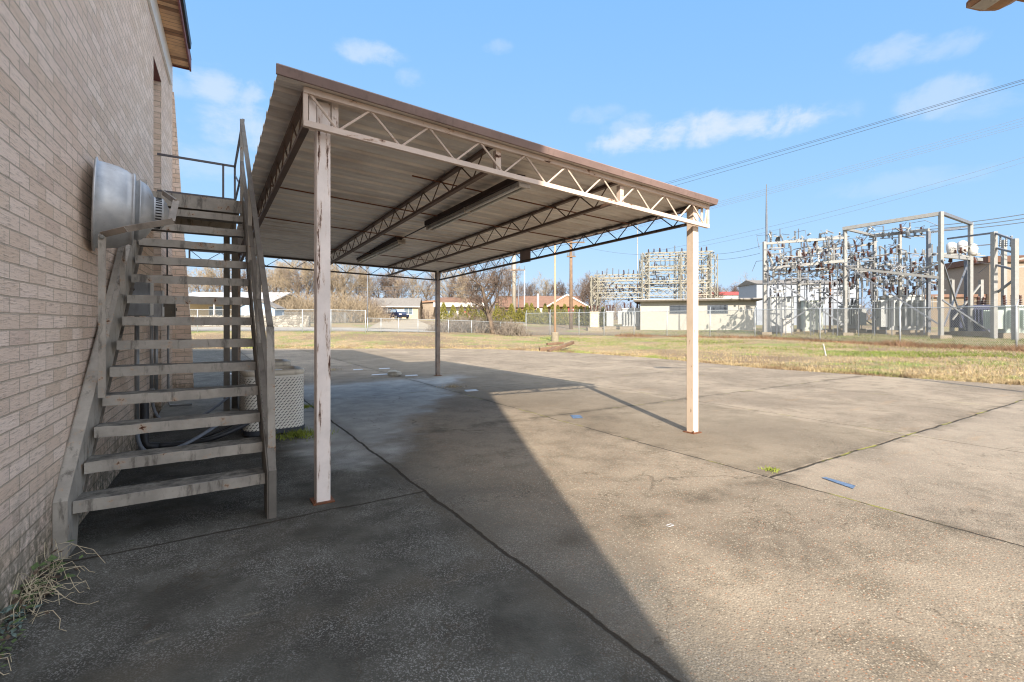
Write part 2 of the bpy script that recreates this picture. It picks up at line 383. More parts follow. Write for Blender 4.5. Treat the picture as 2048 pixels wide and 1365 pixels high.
# ------------------------------------------------------------------ brick building
def brickmat(name, axis):
    m, t = newmat(name); P = t.n('ShaderNodeNewGeometry').outputs['Position']; x, y, z = t.xyz(P)
    u = y if axis == 'y' else x
    wv = t.m('MULTIPLY', t.m('SUBTRACT', t.noise(P, 3, 3), .5), .012)
    v = t.cxyz(u, t.m('ADD', z, wv), 0)
    b = t.n('ShaderNodeTexBrick'); b.offset = .5; t.put(b.inputs['Vector'], v); b.inputs['Scale'].default_value = 1
    b.inputs['Brick Width'].default_value = .282; b.inputs['Row Height'].default_value = .0872
    b.inputs['Mortar Size'].default_value = .005; b.inputs['Mortar Smooth'].default_value = .3; b.inputs['Bias'].default_value = 0
    b.squash = 1.0; b.inputs['Color1'].default_value = (0, 0, 0, 1); b.inputs['Color2'].default_value = (1, 1, 1, 1); b.inputs['Mortar'].default_value = (.5, .5, .5, 1)
    tone = t.xyz(b.outputs['Color'])[0]; mort = b.outputs['Fac']
    st = t.noise(t.vm('MULTIPLY', P, (9, 9, 110)), 1, 5, .75)
    pit = t.noise(P, 55, 4, .7); big = t.noise(P, .7, 5, .6)
    c = t.mix(tone, lin('#d9bfa7'), lin('#f1dbc8'))
    c = t.mix(t.ss(tone, .90, .97, 0, .45), c, lin('#b08f78'))
    c = t.mix(t.ss(big, .35, .7, 0, .4), c, lin('#e2c5b2'))
    c = t.mix(t.ss(st, .50, .68, 0, .7), c, lin('#9e8878'))
    c = t.mix(t.ss(pit, .62, .74, 0, .75), c, lin('#7c6053'))
    mc = t.mix(pit, lin('#a3927f'), lin('#d2c0aa'))
    c = t.mix(mort, c, mc)
    al = t.noise(t.vm('MULTIPLY', P, (2.2, 2.2, 1.1)), 1.2, 6, .7)
    low = t.m('MULTIPLY', t.ss(t.m('ADD', z, t.m('MULTIPLY', al, .9)), 1.15, .45), t.ss(t.noise(P, 16, 5, .7), .30, .58))
    c = t.mix(t.m('MULTIPLY', low, .85), c, lin('#4a4a36'))
    drip = t.m('MULTIPLY', t.ss(t.noise(t.vm('MULTIPLY', P, (5, 5, .5)), 1.2, 5, .65), .60, .70), t.ss(t.noise(P, 20, 4, .7), .4, .6))
    c = t.mix(t.m('MULTIPLY', t.m('MULTIPLY', drip, t.ss(z, 2.4, 1.2)), .55), c, lin('#4d4a3e'))
    h = t.m('ADD', t.m('MULTIPLY', t.m('SUBTRACT', 1, mort), 1.0), t.m('ADD', t.m('MULTIPLY', st, .35), t.m('MULTIPLY', pit, .25)))
    t.out(c, .9, nrm=t.bump(h, 1.0, .02), spec=.2); return m
m_brickY, m_brickX = brickmat('tan_brick', 'y'), brickmat('tan_brick_return', 'x')
m_wood = pm('soffit_board', '#c79c72', .7, var=.28, scale=3); m_red = pm('oxide_red_trim', '#6f3a34', .6, var=.2)
m_white = pm('white_trim', '#d9d4cc', .6, var=.08); m_black = pm('black_metal', '#1c1c1e', .5, var=.2); m_dkdoor = pm('dark_door', '#3a3330', .5)
def xw(y): return -.805+.048*(y-4.3)
YN, YF, ZE, ZT = -5.42, 11.24, 6.22, 10.95
y1, y2, ZS = 8.72, 9.60, 5.38
bld = thing('brick_building', (xw(4), 4, 0), 'tan brick building with red edged eaves beside the outdoor stair', 'building')
def wallpt(y, z, off=0): return (xw(y)+off, y, z)
mb = MB()
def wp(ya, yb, za, zb, off=0): mb.add([wallpt(ya, za, off), wallpt(yb, za, off), wallpt(yb, zb, off), wallpt(ya, zb, off)], [(0, 1, 2, 3)])
wp(YN, y1, -.1, ZS); wp(y2, YF, -.1, ZS); wp(YN, YF, ZS, ZE+.3)
# back and end faces make it a closed block
mb.add([wallpt(YN, -.1), wallpt(YN, ZT), (-12, YN, ZT), (-12, YN, -.1)], [(0, 1, 2, 3)])
mb.add([wallpt(YF, -.1), wallpt(YF, ZE+.3), (-12, YF+6.8, ZE+.3), (-12, YF+6.8, -.1)], [(3, 2, 1, 0)])
mb.add([(-12, YN, -.1), (-12, YF+6.8, -.1), (-12, YF+6.8, ZT), (-12, YN, ZT)], [(3, 2, 1, 0)])
mb.build('wall', m_brickY, bld)
mb = MB(); yu = 10.75  # unseen upper block, its height and slanted end shaped to cast the ground shadow
mb.prism([wallpt(YN, ZE+.3), wallpt(yu, ZE+.3), (-12, yu+6.8, ZE+.3), (-12, YN, ZE+.3)], (0, 0, ZT-ZE-.3)); mb.build('upper_shadow_wall', m_brickY, bld)
mb = MB(); D = .42
mb.add([wallpt(y1, -.1), wallpt(y1, ZS), wallpt(y1, ZS, -D), wallpt(y1, -.1, -D)], [(0, 1, 2, 3)])
mb.add([wallpt(y2, -.1), wallpt(y2, ZS), wallpt(y2, ZS, -D), wallpt(y2, -.1, -D)], [(3, 2, 1, 0)])
mb.build('recess_jamb', m_brickX, bld)
mb = MB(); mb.add([wallpt(y1, ZS), wallpt(y2, ZS), wallpt(y2, ZS, -D), wallpt(y1, ZS, -D)], [(0, 1, 2, 3)]); mb.build('recess_head', m_red, bld)
mb = MB(); mb.prism([wallpt(y1, -.1, -D), wallpt(y2, -.1, -D), wallpt(y2, 5.5, -D), wallpt(y1, 5.5, -D)], (-.05, 0, 0)); mb.build('door', m_dkdoor, bld)
# flared wing wall at the far corner
mb = MB(); xq = xw(YF)
mb.prism([(xq-.3, YF, -.1), (-.125, YF, -.1), (-.16, YF, 1.0), (xq+.02, YF, 5.9), (xq-.3, YF, 5.9)], (0, .3, 0)); mb.build('wing_wall', m_brickX, bld)
# eaves
ya, yb = 7.6, 10.80
def off(y, o): return xw(y)+o
mb = MB(); mb.prism([(off(ya, .003), ya, ZE-.38), (off(ya, .035), ya, ZE-.38), (off(ya, .035), ya, ZE), (off(ya, .003), ya, ZE)], (off(yb, 0)-off(ya, 0), yb-ya, 0)); mb.build('frieze_board', m_white, bld)
mb = MB(); y = ya; k = 0; rr = random.Random(3)
while y < yb-.04:
    w = .105; a, b = y, min(y+w-.006, yb); dz = rr.uniform(-.003, .003)
    mb.add([(off(a, .036), a, ZE+dz), (off(b, .036), b, ZE+dz), (off(b, .30), b, ZE+dz), (off(a, .30), a, ZE+dz)], [(0, 1, 2, 3)], 1 if rr.random() < .22 else 0)
    y += w
mb.add([(off(ya, .0), ya, ZE+.008), (off(yb, .0), yb, ZE+.008), (off(yb, .3), yb, ZE+.008), (off(ya, .3), ya, ZE+.008)], [(0, 1, 2, 3)], 2)
mb.build('soffit', [m_wood, pm('soffit_board_dark', '#8a6242', .7), m_black], bld)
mb = MB(); mb.prism([(off(ya, .30), ya, ZE-.05), (off(ya, .325), ya, ZE-.05), (off(ya, .325), ya, ZE+.16), (off(ya, .30), ya, ZE+.16)], (off(yb, 0)-off(ya, 0), yb-ya, 0))
mb.prism([(off(yb, .03), yb+.001, ZE-.02), (off(yb, .325), yb+.001, ZE-.02), (off(yb, .325), yb+.001, ZE+.16), (off(yb, .03), yb+.001, ZE+.16)], (0, .025, 0)); mb.build('fascia', m_red, bld)
mb = MB(); mb.prism([(off(ya, .327), ya, ZE+.06), (off(ya, .36), ya, ZE+.06), (off(ya, .37), ya, ZE+.17), (off(ya, .327), ya, ZE+.17)], (off(10.15, 0)-off(ya, 0), 10.15-ya, 0)); mb.build('gutter', m_black, bld)
mb = MB(); mb.prism([(off(ya, -.2), ya, ZE+.17), (off(ya, .33), ya, ZE+.17), (off(ya, -.2), ya, ZE+.29)], (off(yb, 0)-off(ya, 0), yb-ya, 0)); mb.build('roof', m_black, bld)

# ------------------------------------------------------------------ outdoor stair
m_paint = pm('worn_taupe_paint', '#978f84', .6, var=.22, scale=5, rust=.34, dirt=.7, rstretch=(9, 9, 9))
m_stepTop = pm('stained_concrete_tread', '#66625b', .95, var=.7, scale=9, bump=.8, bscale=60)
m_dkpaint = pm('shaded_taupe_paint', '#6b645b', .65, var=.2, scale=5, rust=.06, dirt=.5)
stair = thing('outdoor_staircase', (-.15, 5.6, 0), 'steep steel outdoor stair with open stained treads against the brick wall', 'staircase')
RISE, RUN, Y0, Z0 = .2072, .2035, 4.28, .33
def xl(i): return [-.723, -.697, -.673, -.652, -.634, -.614, -.597, -.585, -.574, -.563, -.553, -.543, -.533, -.523][i]
for i in range(13):
    y, z = Y0+RUN*i, Z0+RISE*i; a, b = xl(i), .42; h = .078; d = .235; r = random.Random(i)
    mb = MB(); ch = []
    n = 14; tl = []
    for k in range(n+1):
        xx = a+(b-a)*k/n; tl.append((xx, r.uniform(-.003, .004)))
    vs = []; fs = []
    for xx, j in tl:
        vs += [(xx, y, z-h+j*.8), (xx, y+.002, z+j), (xx, y+.03, z-.004+j), (xx, y+d, z-.002-j), (xx, y+d, z-h+.015), (xx, y+.02, z-h+.02)]
    for k in range(n):
        o = k*6
        for q, mi in zip(range(6), (0, 0, 1, 2, 2, 2)): fs.append(((o+q, o+6+q, o+6+(q+1) % 6, o+(q+1) % 6), mi))
    fs.append((tuple(range(5, -1, -1)), 0)); fs.append((tuple(range(n*6, n*6+6)), 0))
    b0 = len(mb.v); mb.v += vs
    for f, mi in fs: mb.f.append(f); mb.mi.append(mi)
    mb.build('tread', [m_paint, m_stepTop, m_dkpaint], stair)
# landing
mb = MB(); yl, zl, yE = 6.925, 3.028, 9.25
mb.box(-.52, .42, yl, yE, zl-.055, zl, 1); mb.box(-.52, .42, yl-.012, yl, zl-.15, zl+.004, 0)
for yy in (7.5, 8.1, 8.7): mb.box(-.52, .42, yy, yy+.05, zl-.15, zl-.056, 0)
mb.build('landing', [m_paint, m_stepTop], stair)
# stringers
SL = RISE/RUN
def stringer(xa, xb, w, web, flip):
    mb = MB(); ya_, yb_ = 4.2, 6.925
    up = lambda y: .36+(y-ya_)*SL; lo = lambda y: (y-ya_)*SL-.02
    # flange in front, web behind
    P0 = [(xa, ya_, 0), (xa, ya_, .36), (xb, yb_, up(yb_)), (xb, yb_, lo(yb_))]
    mb.prism(P0, (w, 0, 0)); return mb
mb = stringer(-.815, -.612, .012, 0, 0)
dv = Vector((0, 1, SL)).normalized()
mb.prism([(-.803, 4.19, 0), (-.732, 4.19, 0), (-.732, 4.19, .37), (-.803, 4.19, .37)], (0, .014, 0))
mb.prism([(-.803, 4.19, .37), (-.732, 4.19, .37), (-.53, 6.92, .37+2.73*SL), (-.60, 6.92, .37+2.73*SL)], (0, .016, 0))
mb.prism([(-.803, 4.5, .10), (-.735, 4.5, .10), (-.53, 6.92, .10+2.42*SL), (-.60, 6.92, .10+2.42*SL)], (0, .014, 0))
# inner web the treads bolt to, with clip angles
mb.prism([(-.735, 4.2, 0), (-.735, 4.2, .36), (-.53, 6.925, 3.13), (-.53, 6.925, 2.75), (-.715, 4.44, .24), (-.72, 4.40, 0)], (-.008, 0, 0))
mb.build('stringer', m_paint, stair)
mb = MB()
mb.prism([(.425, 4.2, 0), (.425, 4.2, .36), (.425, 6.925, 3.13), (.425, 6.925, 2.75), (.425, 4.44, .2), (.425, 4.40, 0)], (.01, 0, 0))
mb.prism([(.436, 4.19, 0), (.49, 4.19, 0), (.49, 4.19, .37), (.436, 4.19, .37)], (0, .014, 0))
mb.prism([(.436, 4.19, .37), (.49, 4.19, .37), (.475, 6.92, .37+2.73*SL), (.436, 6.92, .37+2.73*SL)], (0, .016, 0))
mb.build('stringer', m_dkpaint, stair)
# right railing: first post, top rail, middle rail, posts, landing rails
mb = MB(); top0, top1 = (.462, 4.34, 1.49), (.425, 7.03, 4.09)
mb.bar((.478, 4.345, 0), top0, .056, .02, up=(0, 1, 0)); mb.build('rail_post', m_paint, stair)
def along(u, dz=0): return tuple(a+(b-a)*u for a, b in zip(top0, top1))[:2]+(top0[2]+(top1[2]-top0[2])*u-dz,)
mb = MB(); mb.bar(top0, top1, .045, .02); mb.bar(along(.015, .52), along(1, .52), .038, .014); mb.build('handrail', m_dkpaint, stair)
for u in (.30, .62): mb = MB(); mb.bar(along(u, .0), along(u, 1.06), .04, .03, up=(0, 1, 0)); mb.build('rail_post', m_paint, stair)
mb = MB(); mb.bar(along(1), along(1, 1.3), .04, .035, up=(0, 1, 0)); mb.build('rail_post', m_paint, stair)
m_rail = pm('dark_rail_paint', '#4a4548', .5, var=.2)
mb = MB(); mb.bar((.44, 7.03, 4.09), (.455, 9.2, 4.09), .03); mb.bar((.455, 9.2, 4.09), (-.58, 9.2, 4.105), .03)
mb.bar((.44, 7.03, 3.5), (.455, 9.2, 3.5), .025); mb.bar((.455, 9.2, 3.545), (-.58, 9.2, 3.545), .025)
mb.bar((.455, 9.2, 4.09), (.455, 9.2, 3.03), .03); mb.bar((.29, 9.2, 4.09), (.29, 9.2, 3.03), .03)
mb.bar((.44, 7.03, 3.2), (.455, 9.2, 3.95), .018); mb.build('landing_rail', m_rail, stair)
for x, y in ((.33, 8.95), (.45, 9.15)):
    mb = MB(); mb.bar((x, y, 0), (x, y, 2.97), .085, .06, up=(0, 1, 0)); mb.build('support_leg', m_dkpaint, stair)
# remains of the wall-side railing
pA = (-.642, 4.80)
mb = MB(); mb.bar((pA[0], pA[1], .95), (pA[0], pA[1], 2.19), .045, .028, up=(0, 1, 0)); mb.build('rail_post', m_paint, stair)
mb = MB(); mb.bar((-.66, 5.02, 1.55), (-.60, 5.62, 2.3), .04, .014); mb.build('rail_brace', m_paint, stair)
mb = MB(); mb.bar((-.612, 5.66, 1.78), (-.612, 5.66, 2.32), .04, .028, up=(0, 1, 0)); mb.build('rail_post', m_paint, stair)

# ------------------------------------------------------------------ floodlight
m_alu, t = newmat('spun_aluminium'); tc = t.n('ShaderNodeTexCoord').outputs['Object']
n_ = t.noise(tc, 4, 6, .65); n2_ = t.noise(t.vm('MULTIPLY', tc, (50, 3, 3)), 1.5, 4, .6)
c_ = t.mix(t.ss(n_, .35, .7), lin('#a3a5a8'), lin('#bfc0c0')); c_ = t.mix(t.ss(t.noise(tc, 9, 6, .7), .60, .70, 0, .5), c_, lin('#7b6c58'))
t.out(c_, t.m('ADD', .40, t.m('MULTIPLY', n2_, .22)), .5, t.bump(n_, .12, .02))
m_slot = pm('slot_black', '#0d0d0f', .8); m_yoke = pm('galvanised_strap', '#8b8176', .55, metal=.2, var=.25, dirt=.3)
m_galvy = pm('dull_clip_metal', '#77756f', .5, metal=.4, var=.25)
fl = thing('floodlight', (-.72, 5.1, 2.18), 'big dented aluminium floodlight facing the brick wall above the stair', 'floodlight')
O = Vector((-.735, 5.12, 2.475)); AX = Vector((.985, .12, -.03)).normalized(); LS = .79
mb = MB(); mb.lathe([(.33, .0), (.368, -.004), (.378, .006), (.374, .018), (.350, .024), (.345, .10), (.333, .18), (.312, .25), (.290, .292), (.296, .300), (.300, .312), (.290, .324), (.262, .322), (.24, .30)], O, AX, 40, sc=LS); mb.build('bowl', m_alu, fl, smooth=True)
mb = MB(); mb.lathe([(.24, .285), (.244, .30), (.246, .352), (.255, .358), (.256, .368), (.246, .374), (.236, .40), (.212, .435), (.178, .462), (.140, .482), (.134, .486)], O, AX, 36, sc=LS); mb.build('housing', m_alu, fl, smooth=True)
mb = MB(); mb.lathe([(.134, .484), (.131, .49), (.128, .565), (.122, .575), (.095, .60), (.055, .622), (.018, .63)], O, AX, 28, sc=LS); cap = mb.build('cap', m_alu, fl, smooth=True)
a_ = AX.cross(Vector((0, 0, 1))).normalized(); b_ = AX.cross(a_)
mb = MB()
for k in range(34):
    q = 2*math.pi*k/34; rd = a_*math.cos(q)+b_*math.sin(q); p = O+AX*.50*LS+rd*.1305
    mb.bar(p, p+AX*.042, .010, .004, up=tuple(rd))
mb.build('vent_slots', m_slot, cap)
mb = MB(); mb.lathe([(.018, 0), (.018, .012), (.008, .016)], (-.642, 4.786, 2.17), (0, -1, 0), 8); mb.build('bolt', m_galvy, fl)
mb = MB(); pv = Vector((-.642, 4.80, 2.19))
yk = [pv, at(250, 459, 3.66), at(343, 443, 3.78), at(352, 404, 4.0), at(326, 386, 4.45)]
for p, q in zip(yk, yk[1:]): mb.bar(p, q+(q-p).normalized()*.012, .045, .014, up=(0, 1, .4))
mb.build('yoke', m_yoke, fl)
# ------------------------------------------------------------------ carport
m_post = pm('pinkish_cream_paint', '#e2d5cc', .5, var=.12, scale=3, rust=.45, rstretch=(22, 22, 2.6))
m_post2 = pm('pinkish_cream_paint', '#cdbba8', .5, var=.1, scale=3, rust=.33, rstretch=(26, 26, 5))
m_postb = pm('worn_post_paint', '#8f7f72', .6, var=.25, scale=4, rust=.55, rstretch=(16, 16, 5))
m_fbeam = pm('cream_truss_paint', '#c8b5a6', .5, var=.12, scale=3, rust=.36, rstretch=(4, 12, 12))
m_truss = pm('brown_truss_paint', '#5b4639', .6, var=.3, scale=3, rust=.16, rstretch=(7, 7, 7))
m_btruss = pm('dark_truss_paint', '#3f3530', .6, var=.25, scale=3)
m_rustrod = pm('rusty_rod', '#6b4129', .8, var=.35, scale=8)
m_fasc = pm('taupe_fascia', '#836e68', .55, var=.2, scale=2, dirt=.25)
m_deck, t = newmat('galvanised_deck'); tc = t.n('ShaderNodeTexCoord').outputs['Object']
n_ = t.noise(t.vm('MULTIPLY', tc, (.6, 6, 1)), 1.2, 5, .6); n3_ = t.noise(tc, 1.1, 5, .6); n4_ = t.noise(t.vm('MULTIPLY', tc, (.25, 9, 9)), 1.5, 5, .65)
c_ = t.mix(t.ss(n_, .35, .7), lin('#cdc4bb'), lin('#e4ddd4')); c_ = t.mix(t.ss(n3_, .45, .7, 0, .45), c_, lin('#a08c7c'))
c_ = t.mix(t.ss(n4_, .60, .72, 0, .5), c_, lin('#7d6a5a')); t.out(c_, .5, .15, spec=.4)
cp = thing('carport', (3.3, 4.3, 0), 'open steel carport with ribbed metal roof on truss beams over the concrete', 'carport')
def zd(x, y):
    u = (x-.49)/5.45; v = (y-4.1)/9.0
    return (3.44*(1-u)+3.145*u)*(1-v)+(3.14*(1-u)+2.99*u)*v
def lx(y): return .49+.008*(y-4.1)
def rx(y): return 5.92+.003*(y-4.1)
prof = []; y = 4.115
while y < 13.05:
    prof += [(y, 0), (y+.085, 0), (y+.09, .004), (y+.10, .004), (y+.105, 0), (y+.20, 0), (y+.222, .038), (y+.272, .038), (y+.294, 0)]; y += .305
prof.append((y, 0)); NX = 12; vs = []; fs = []
for (yy, dz) in prof:
    for k in range(NX+1):
        x = lx(yy)+(rx(yy)-lx(yy))*k/NX; vs.append((x, yy, zd(x, yy)+dz+.002))
for i in range(len(prof)-1):
    for k in range(NX): a = i*(NX+1)+k; fs.append((a, a+1, a+NX+2, a+NX+1))
mb = MB(); mb.add(vs, fs); o = mb.build('roof_deck', m_deck, cp); sm = o.modifiers.new('thick', 'SOLIDIFY'); sm.thickness = .004; sm.offset = 1
mb = MB(); pf = [(4.125, -.012), (4.105, -.012), (4.08, .05), (4.087, .06), (4.115, .06)]
A = [(lx(4.1)-.012, y, zd(.49, 4.1)+z) for y, z in pf]; B = [(rx(4.1)+.02, y, zd(5.92, 4.1)+z) for y, z in pf]; n = len(pf)
mb.add(A+B, [tuple(range(n)), tuple(range(2*n-1, n-1, -1))]+[(i, n+i, n+(i+1) % n, (i+1) % n) for i in range(n)]); mb.build('roof_fascia', m_fasc, cp)
# eave trim right and back
mb = MB(); mb.bar((rx(4.2)+.012, 4.13, zd(5.93, 4.1)+.02), (rx(13)+.012, 13.1, zd(5.94, 13.1)+.02), .012, .07); mb.build('roof_edge_trim', m_fasc, cp)

def truss(p, q, ztop, depth, nodes0, step, mat, chord=(.05, .04), rod=.009, ends=True, double=True, wmat=None):
    """a bar joist between plan points p and q, hanging under the deck"""
    p, q = Vector(p+(0,)), Vector(q+(0,)); L = (q-p).length; d = (q-p)/L; s_ = Vector((d.y, -d.x, 0)); mb = MB()
    T = lambda u: (lambda w: Vector((w.x, w.y, ztop(w.x, w.y)-.004)))(p+d*u)
    Bt = lambda u: T(u)-Vector((0, 0, depth))
    w, h = chord
    for k in range(8):
        for (fn, sg) in ((T, -1), (Bt, 1)):
            a, b = fn(L*k/8), fn(L*(k+1)/8); zz = Vector((0, 0, sg*h/2))
            mb.bar(a+zz, b+zz, w, h)
    u = nodes0; hi = True
    pts = []
    while u < L-.02: pts.append(u); u += step/2
    cur = None
    for k, u in enumerate(pts):
        n_ = (Bt(u)+Vector((0, 0, h*.7))) if k % 2 == 0 else (T(u)-Vector((0, 0, h*.7)))
        if cur is None: cur = T(max(0.03, u-step*.42))-Vector((0, 0, h*.7))
        mb.tube([cur, n_], rod, 6, cap=False); cur = n_
    last = T(L-.03)-Vector((0, 0, h*.7)) if len(pts) % 2 == 1 else Bt(L-.03)+Vector((0, 0, h*.7))
    mb.tube([cur, last], rod, 6, cap=False)
    if ends:
        for u in (.015, L-.015): mb.bar(T(u), Bt(u), .03, w*.8, up=tuple(d))
    return mb.build('truss_beam', mat, cp)
fb_ = lambda x, y: zd(x, 4.22)+.0
tb = truss((.69, 4.215), (5.9, 4.215), fb_, .315, .27, .54, m_fbeam, (.045, .048), .0105)
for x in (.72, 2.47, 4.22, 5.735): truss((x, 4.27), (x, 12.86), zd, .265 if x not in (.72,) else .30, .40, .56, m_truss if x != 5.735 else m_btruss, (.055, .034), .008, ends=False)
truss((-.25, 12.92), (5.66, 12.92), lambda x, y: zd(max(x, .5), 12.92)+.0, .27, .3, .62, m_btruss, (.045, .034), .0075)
def post(x, y, ztop, w, mat, plate):
    mb = MB(); h = w/2
    mb.box(x-h, x+h, y-h, y+h, 0.002, ztop); o = mb.build('post', mat, cp, bevel=.006)
    if plate:
        mb = MB(); mb.box(x-h-.03, x+h+.03, y-h-.03, y+h+.035, 0.001, .014); mb.tube([(x-h-.015, y-h-.015, .01), (x-h-.015, y-h-.015, .04)], .009, 6); mb.tube([(x+h+.015, y+h+.015, .01), (x+h+.015, y+h+.015, .04)], .009, 6)
        mb.build('base_plate', m_rustrod, o)
    return o
p1 = post(.865, 4.37, zd(.86, 4.37)-.03, .112, m_post, True)
p2 = post(5.735, 4.345, zd(5.7, 4.3)-.03, .112, m_post2, True)
post(5.73, 12.98, zd(5.7, 12.9)-.03, .112, m_postb, True); post(.70, 12.98, zd(.7, 12.9)-.03, .112, m_postb, True)
# bolted connection plates at the front corners
mb = MB(); mb.box(.93, .985, 4.312, 4.322, 3.12, 3.40); mb.box(.74, .795, 4.26, 4.27, 3.10, 3.42); pl = mb.build('corner_plate', m_post, cp)
for z in (3.19, 3.27, 3.35): mb = MB(); mb.lathe([(.014, 0), (.014, .008), (.008, .012)], (.957, 4.312, z), (0, -1, 0), 8); mb.build('bolt', m_post, pl)
mb = MB(); mb.box(5.81, 5.85, 4.26, 4.27, 2.86, 3.12); mb.build('corner_plate', m_post2, cp)
for x in (2.545, 4.285):
    mb = MB(); z = zd(x, 4.25); mb.box(x-.03, x+.03, 4.25, 4.258, z-.30, z-.05); mb.box(x-.03, x-.022, 4.258, 4.31, z-.30, z-.05); mb.build('hanger_plate', m_fbeam, cp)
mb = MB(); z = zd(5.73, 8.5); mb.box(5.725, 5.732, 8.28, 8.67, z-.29, z-.02); mb.build('cover_plate', m_fasc, cp)
for y, xa in ((5.5, 2.1), (6.95, .75), (8.75, .75), (10.9, 2.3)):
    mb = MB(); mb.tube([(xa+(5.7-xa)*k/6, y, zd(xa+(5.7-xa)*k/6, y)-.05-.01*math.sin(k*.52)) for k in range(7)], .009, 6); mb.build('bridging_rod', m_rustrod, cp)
mb = MB(); mb.tube([(3.19, 7.4, zd(3.2, 7.4)-.05), (3.2, 9.0, zd(3.2, 9)-.05)], .011, 6); mb.build('electrical_conduit', m_black, cp)

# strip lights -----------------------------------------------------------------
m_tube = pm('dusty_glass_tube', '#d9d5cc', .3, var=.08); m_fix = pm('dusty_white_enamel', '#b3a79a', .5, var=.2, dirt=.4); m_fixd = pm('rusty_channel', '#3b2a22', .8, var=.4, rust=.15)
def strip(a, b, label):
    a, b = Vector(a), Vector(b); o = thing('strip_light', (a+b)/2, label, 'strip light', 'strip lights under the carport roof')
    mb = MB(); u = Vector((0, 0, .055)); mb.bar(a+u-Vector((.05, 0, 0)), b+u-Vector((.05, 0, 0)), .11, .07); mb.build('channel', m_fixd, o)
    mb = MB(); mb.bar(a, b, .13, .035); d = (b-a).normalized()
    for e, s_ in ((a, 1), (b, -1), ((a+b)/2, 1)): mb.bar(e, e+d*.03*s_, .15, .10)
    mb.build('reflector', m_fix, o)
    for s_ in (-1, 1):
        mb = MB(); w = Vector((.042*s_, 0, -.034)); mb.tube([a+w+d*.035, b+w-d*.035], .017, 10); mb.build('tube', m_tube, o, smooth=True)
    return o
strip((3.12, 4.62, 3.12), (3.18, 7.5, 3.095), 'longer looking dusty strip light close behind the front truss of the carport')
strip((3.21, 8.95, 3.075), (3.29, 12.1, 3.045), 'dusty strip light farther back under the carport roof, near the rear truss')

# ------------------------------------------------------------------ condensers
m_ac, t = newmat('perforated_beige_panel'); uvn = t.n('ShaderNodeUVMap').outputs[0]; u_, v_, _ = t.xyz(uvn)
ro = t.m('DIVIDE', v_, .036); ri = t.m('FLOOR', ro); rf = t.m('SUBTRACT', t.m('FRACT', ro), .5)
cu = t.m('ADD', t.m('DIVIDE', u_, .047), t.m('MULTIPLY', ri, .36)); cf = t.m('SUBTRACT', t.m('FRACT', cu), .5)
sx = t.m('MULTIPLY', cf, .047); sy = t.m('MULTIPLY', rf, .036); ang = math.radians(38)
al_ = t.m('ADD', t.m('MULTIPLY', sx, math.cos(ang)), t.m('MULTIPLY', sy, math.sin(ang))); pe = t.m('SUBTRACT', t.m('MULTIPLY', sy, math.cos(ang)), t.m('MULTIPLY', sx, math.sin(ang)))
dd = t.m('SQRT', t.m('ADD', t.m('POWER', t.m('MAXIMUM', t.m('SUBTRACT', t.m('ABSOLUTE', al_), .0135), 0), 2), t.m('POWER', t.m('ABSOLUTE', pe), 2)))
hole = t.m('MULTIPLY', t.ss(dd, .0056, .004), t.m('MULTIPLY', t.ss(v_, .075, .08), t.ss(v_, .775, .77)))
tc = t.n('ShaderNodeTexCoord').outputs['Object']; n_ = t.noise(tc, 5, 5, .65)
c_ = t.mix(n_, lin('#c4beb3'), lin('#dcd7cc')); c_ = t.mix(hole, c_, lin('#15151a')); t.out(c_, .5, nrm=t.bump(t.m('SUBTRACT', 1, hole), .6, .006))
m_acp = pm('beige_enamel', '#cfc4b2', .45, var=.15, dirt=.25); m_base = pm('base_pan_blue_grey', '#33363c', .6, var=.3); m_fan = pm('fan_black', '#141416', .6); m_chrome = pm('top_disc', '#d8d4cc', .4, var=.1)
def rsq(h, r, n=10):
    pts = []
    for cx_, cy_, a0 in ((h-r, h-r, 0), (-h+r, h-r, 90), (-h+r, -h+r, 180), (h-r, -h+r, 270)):
        for k in range(n+1): a = math.radians(a0+90*k/n); pts.append((cx_+r*math.cos(a), cy_+r*math.sin(a)))
    return pts
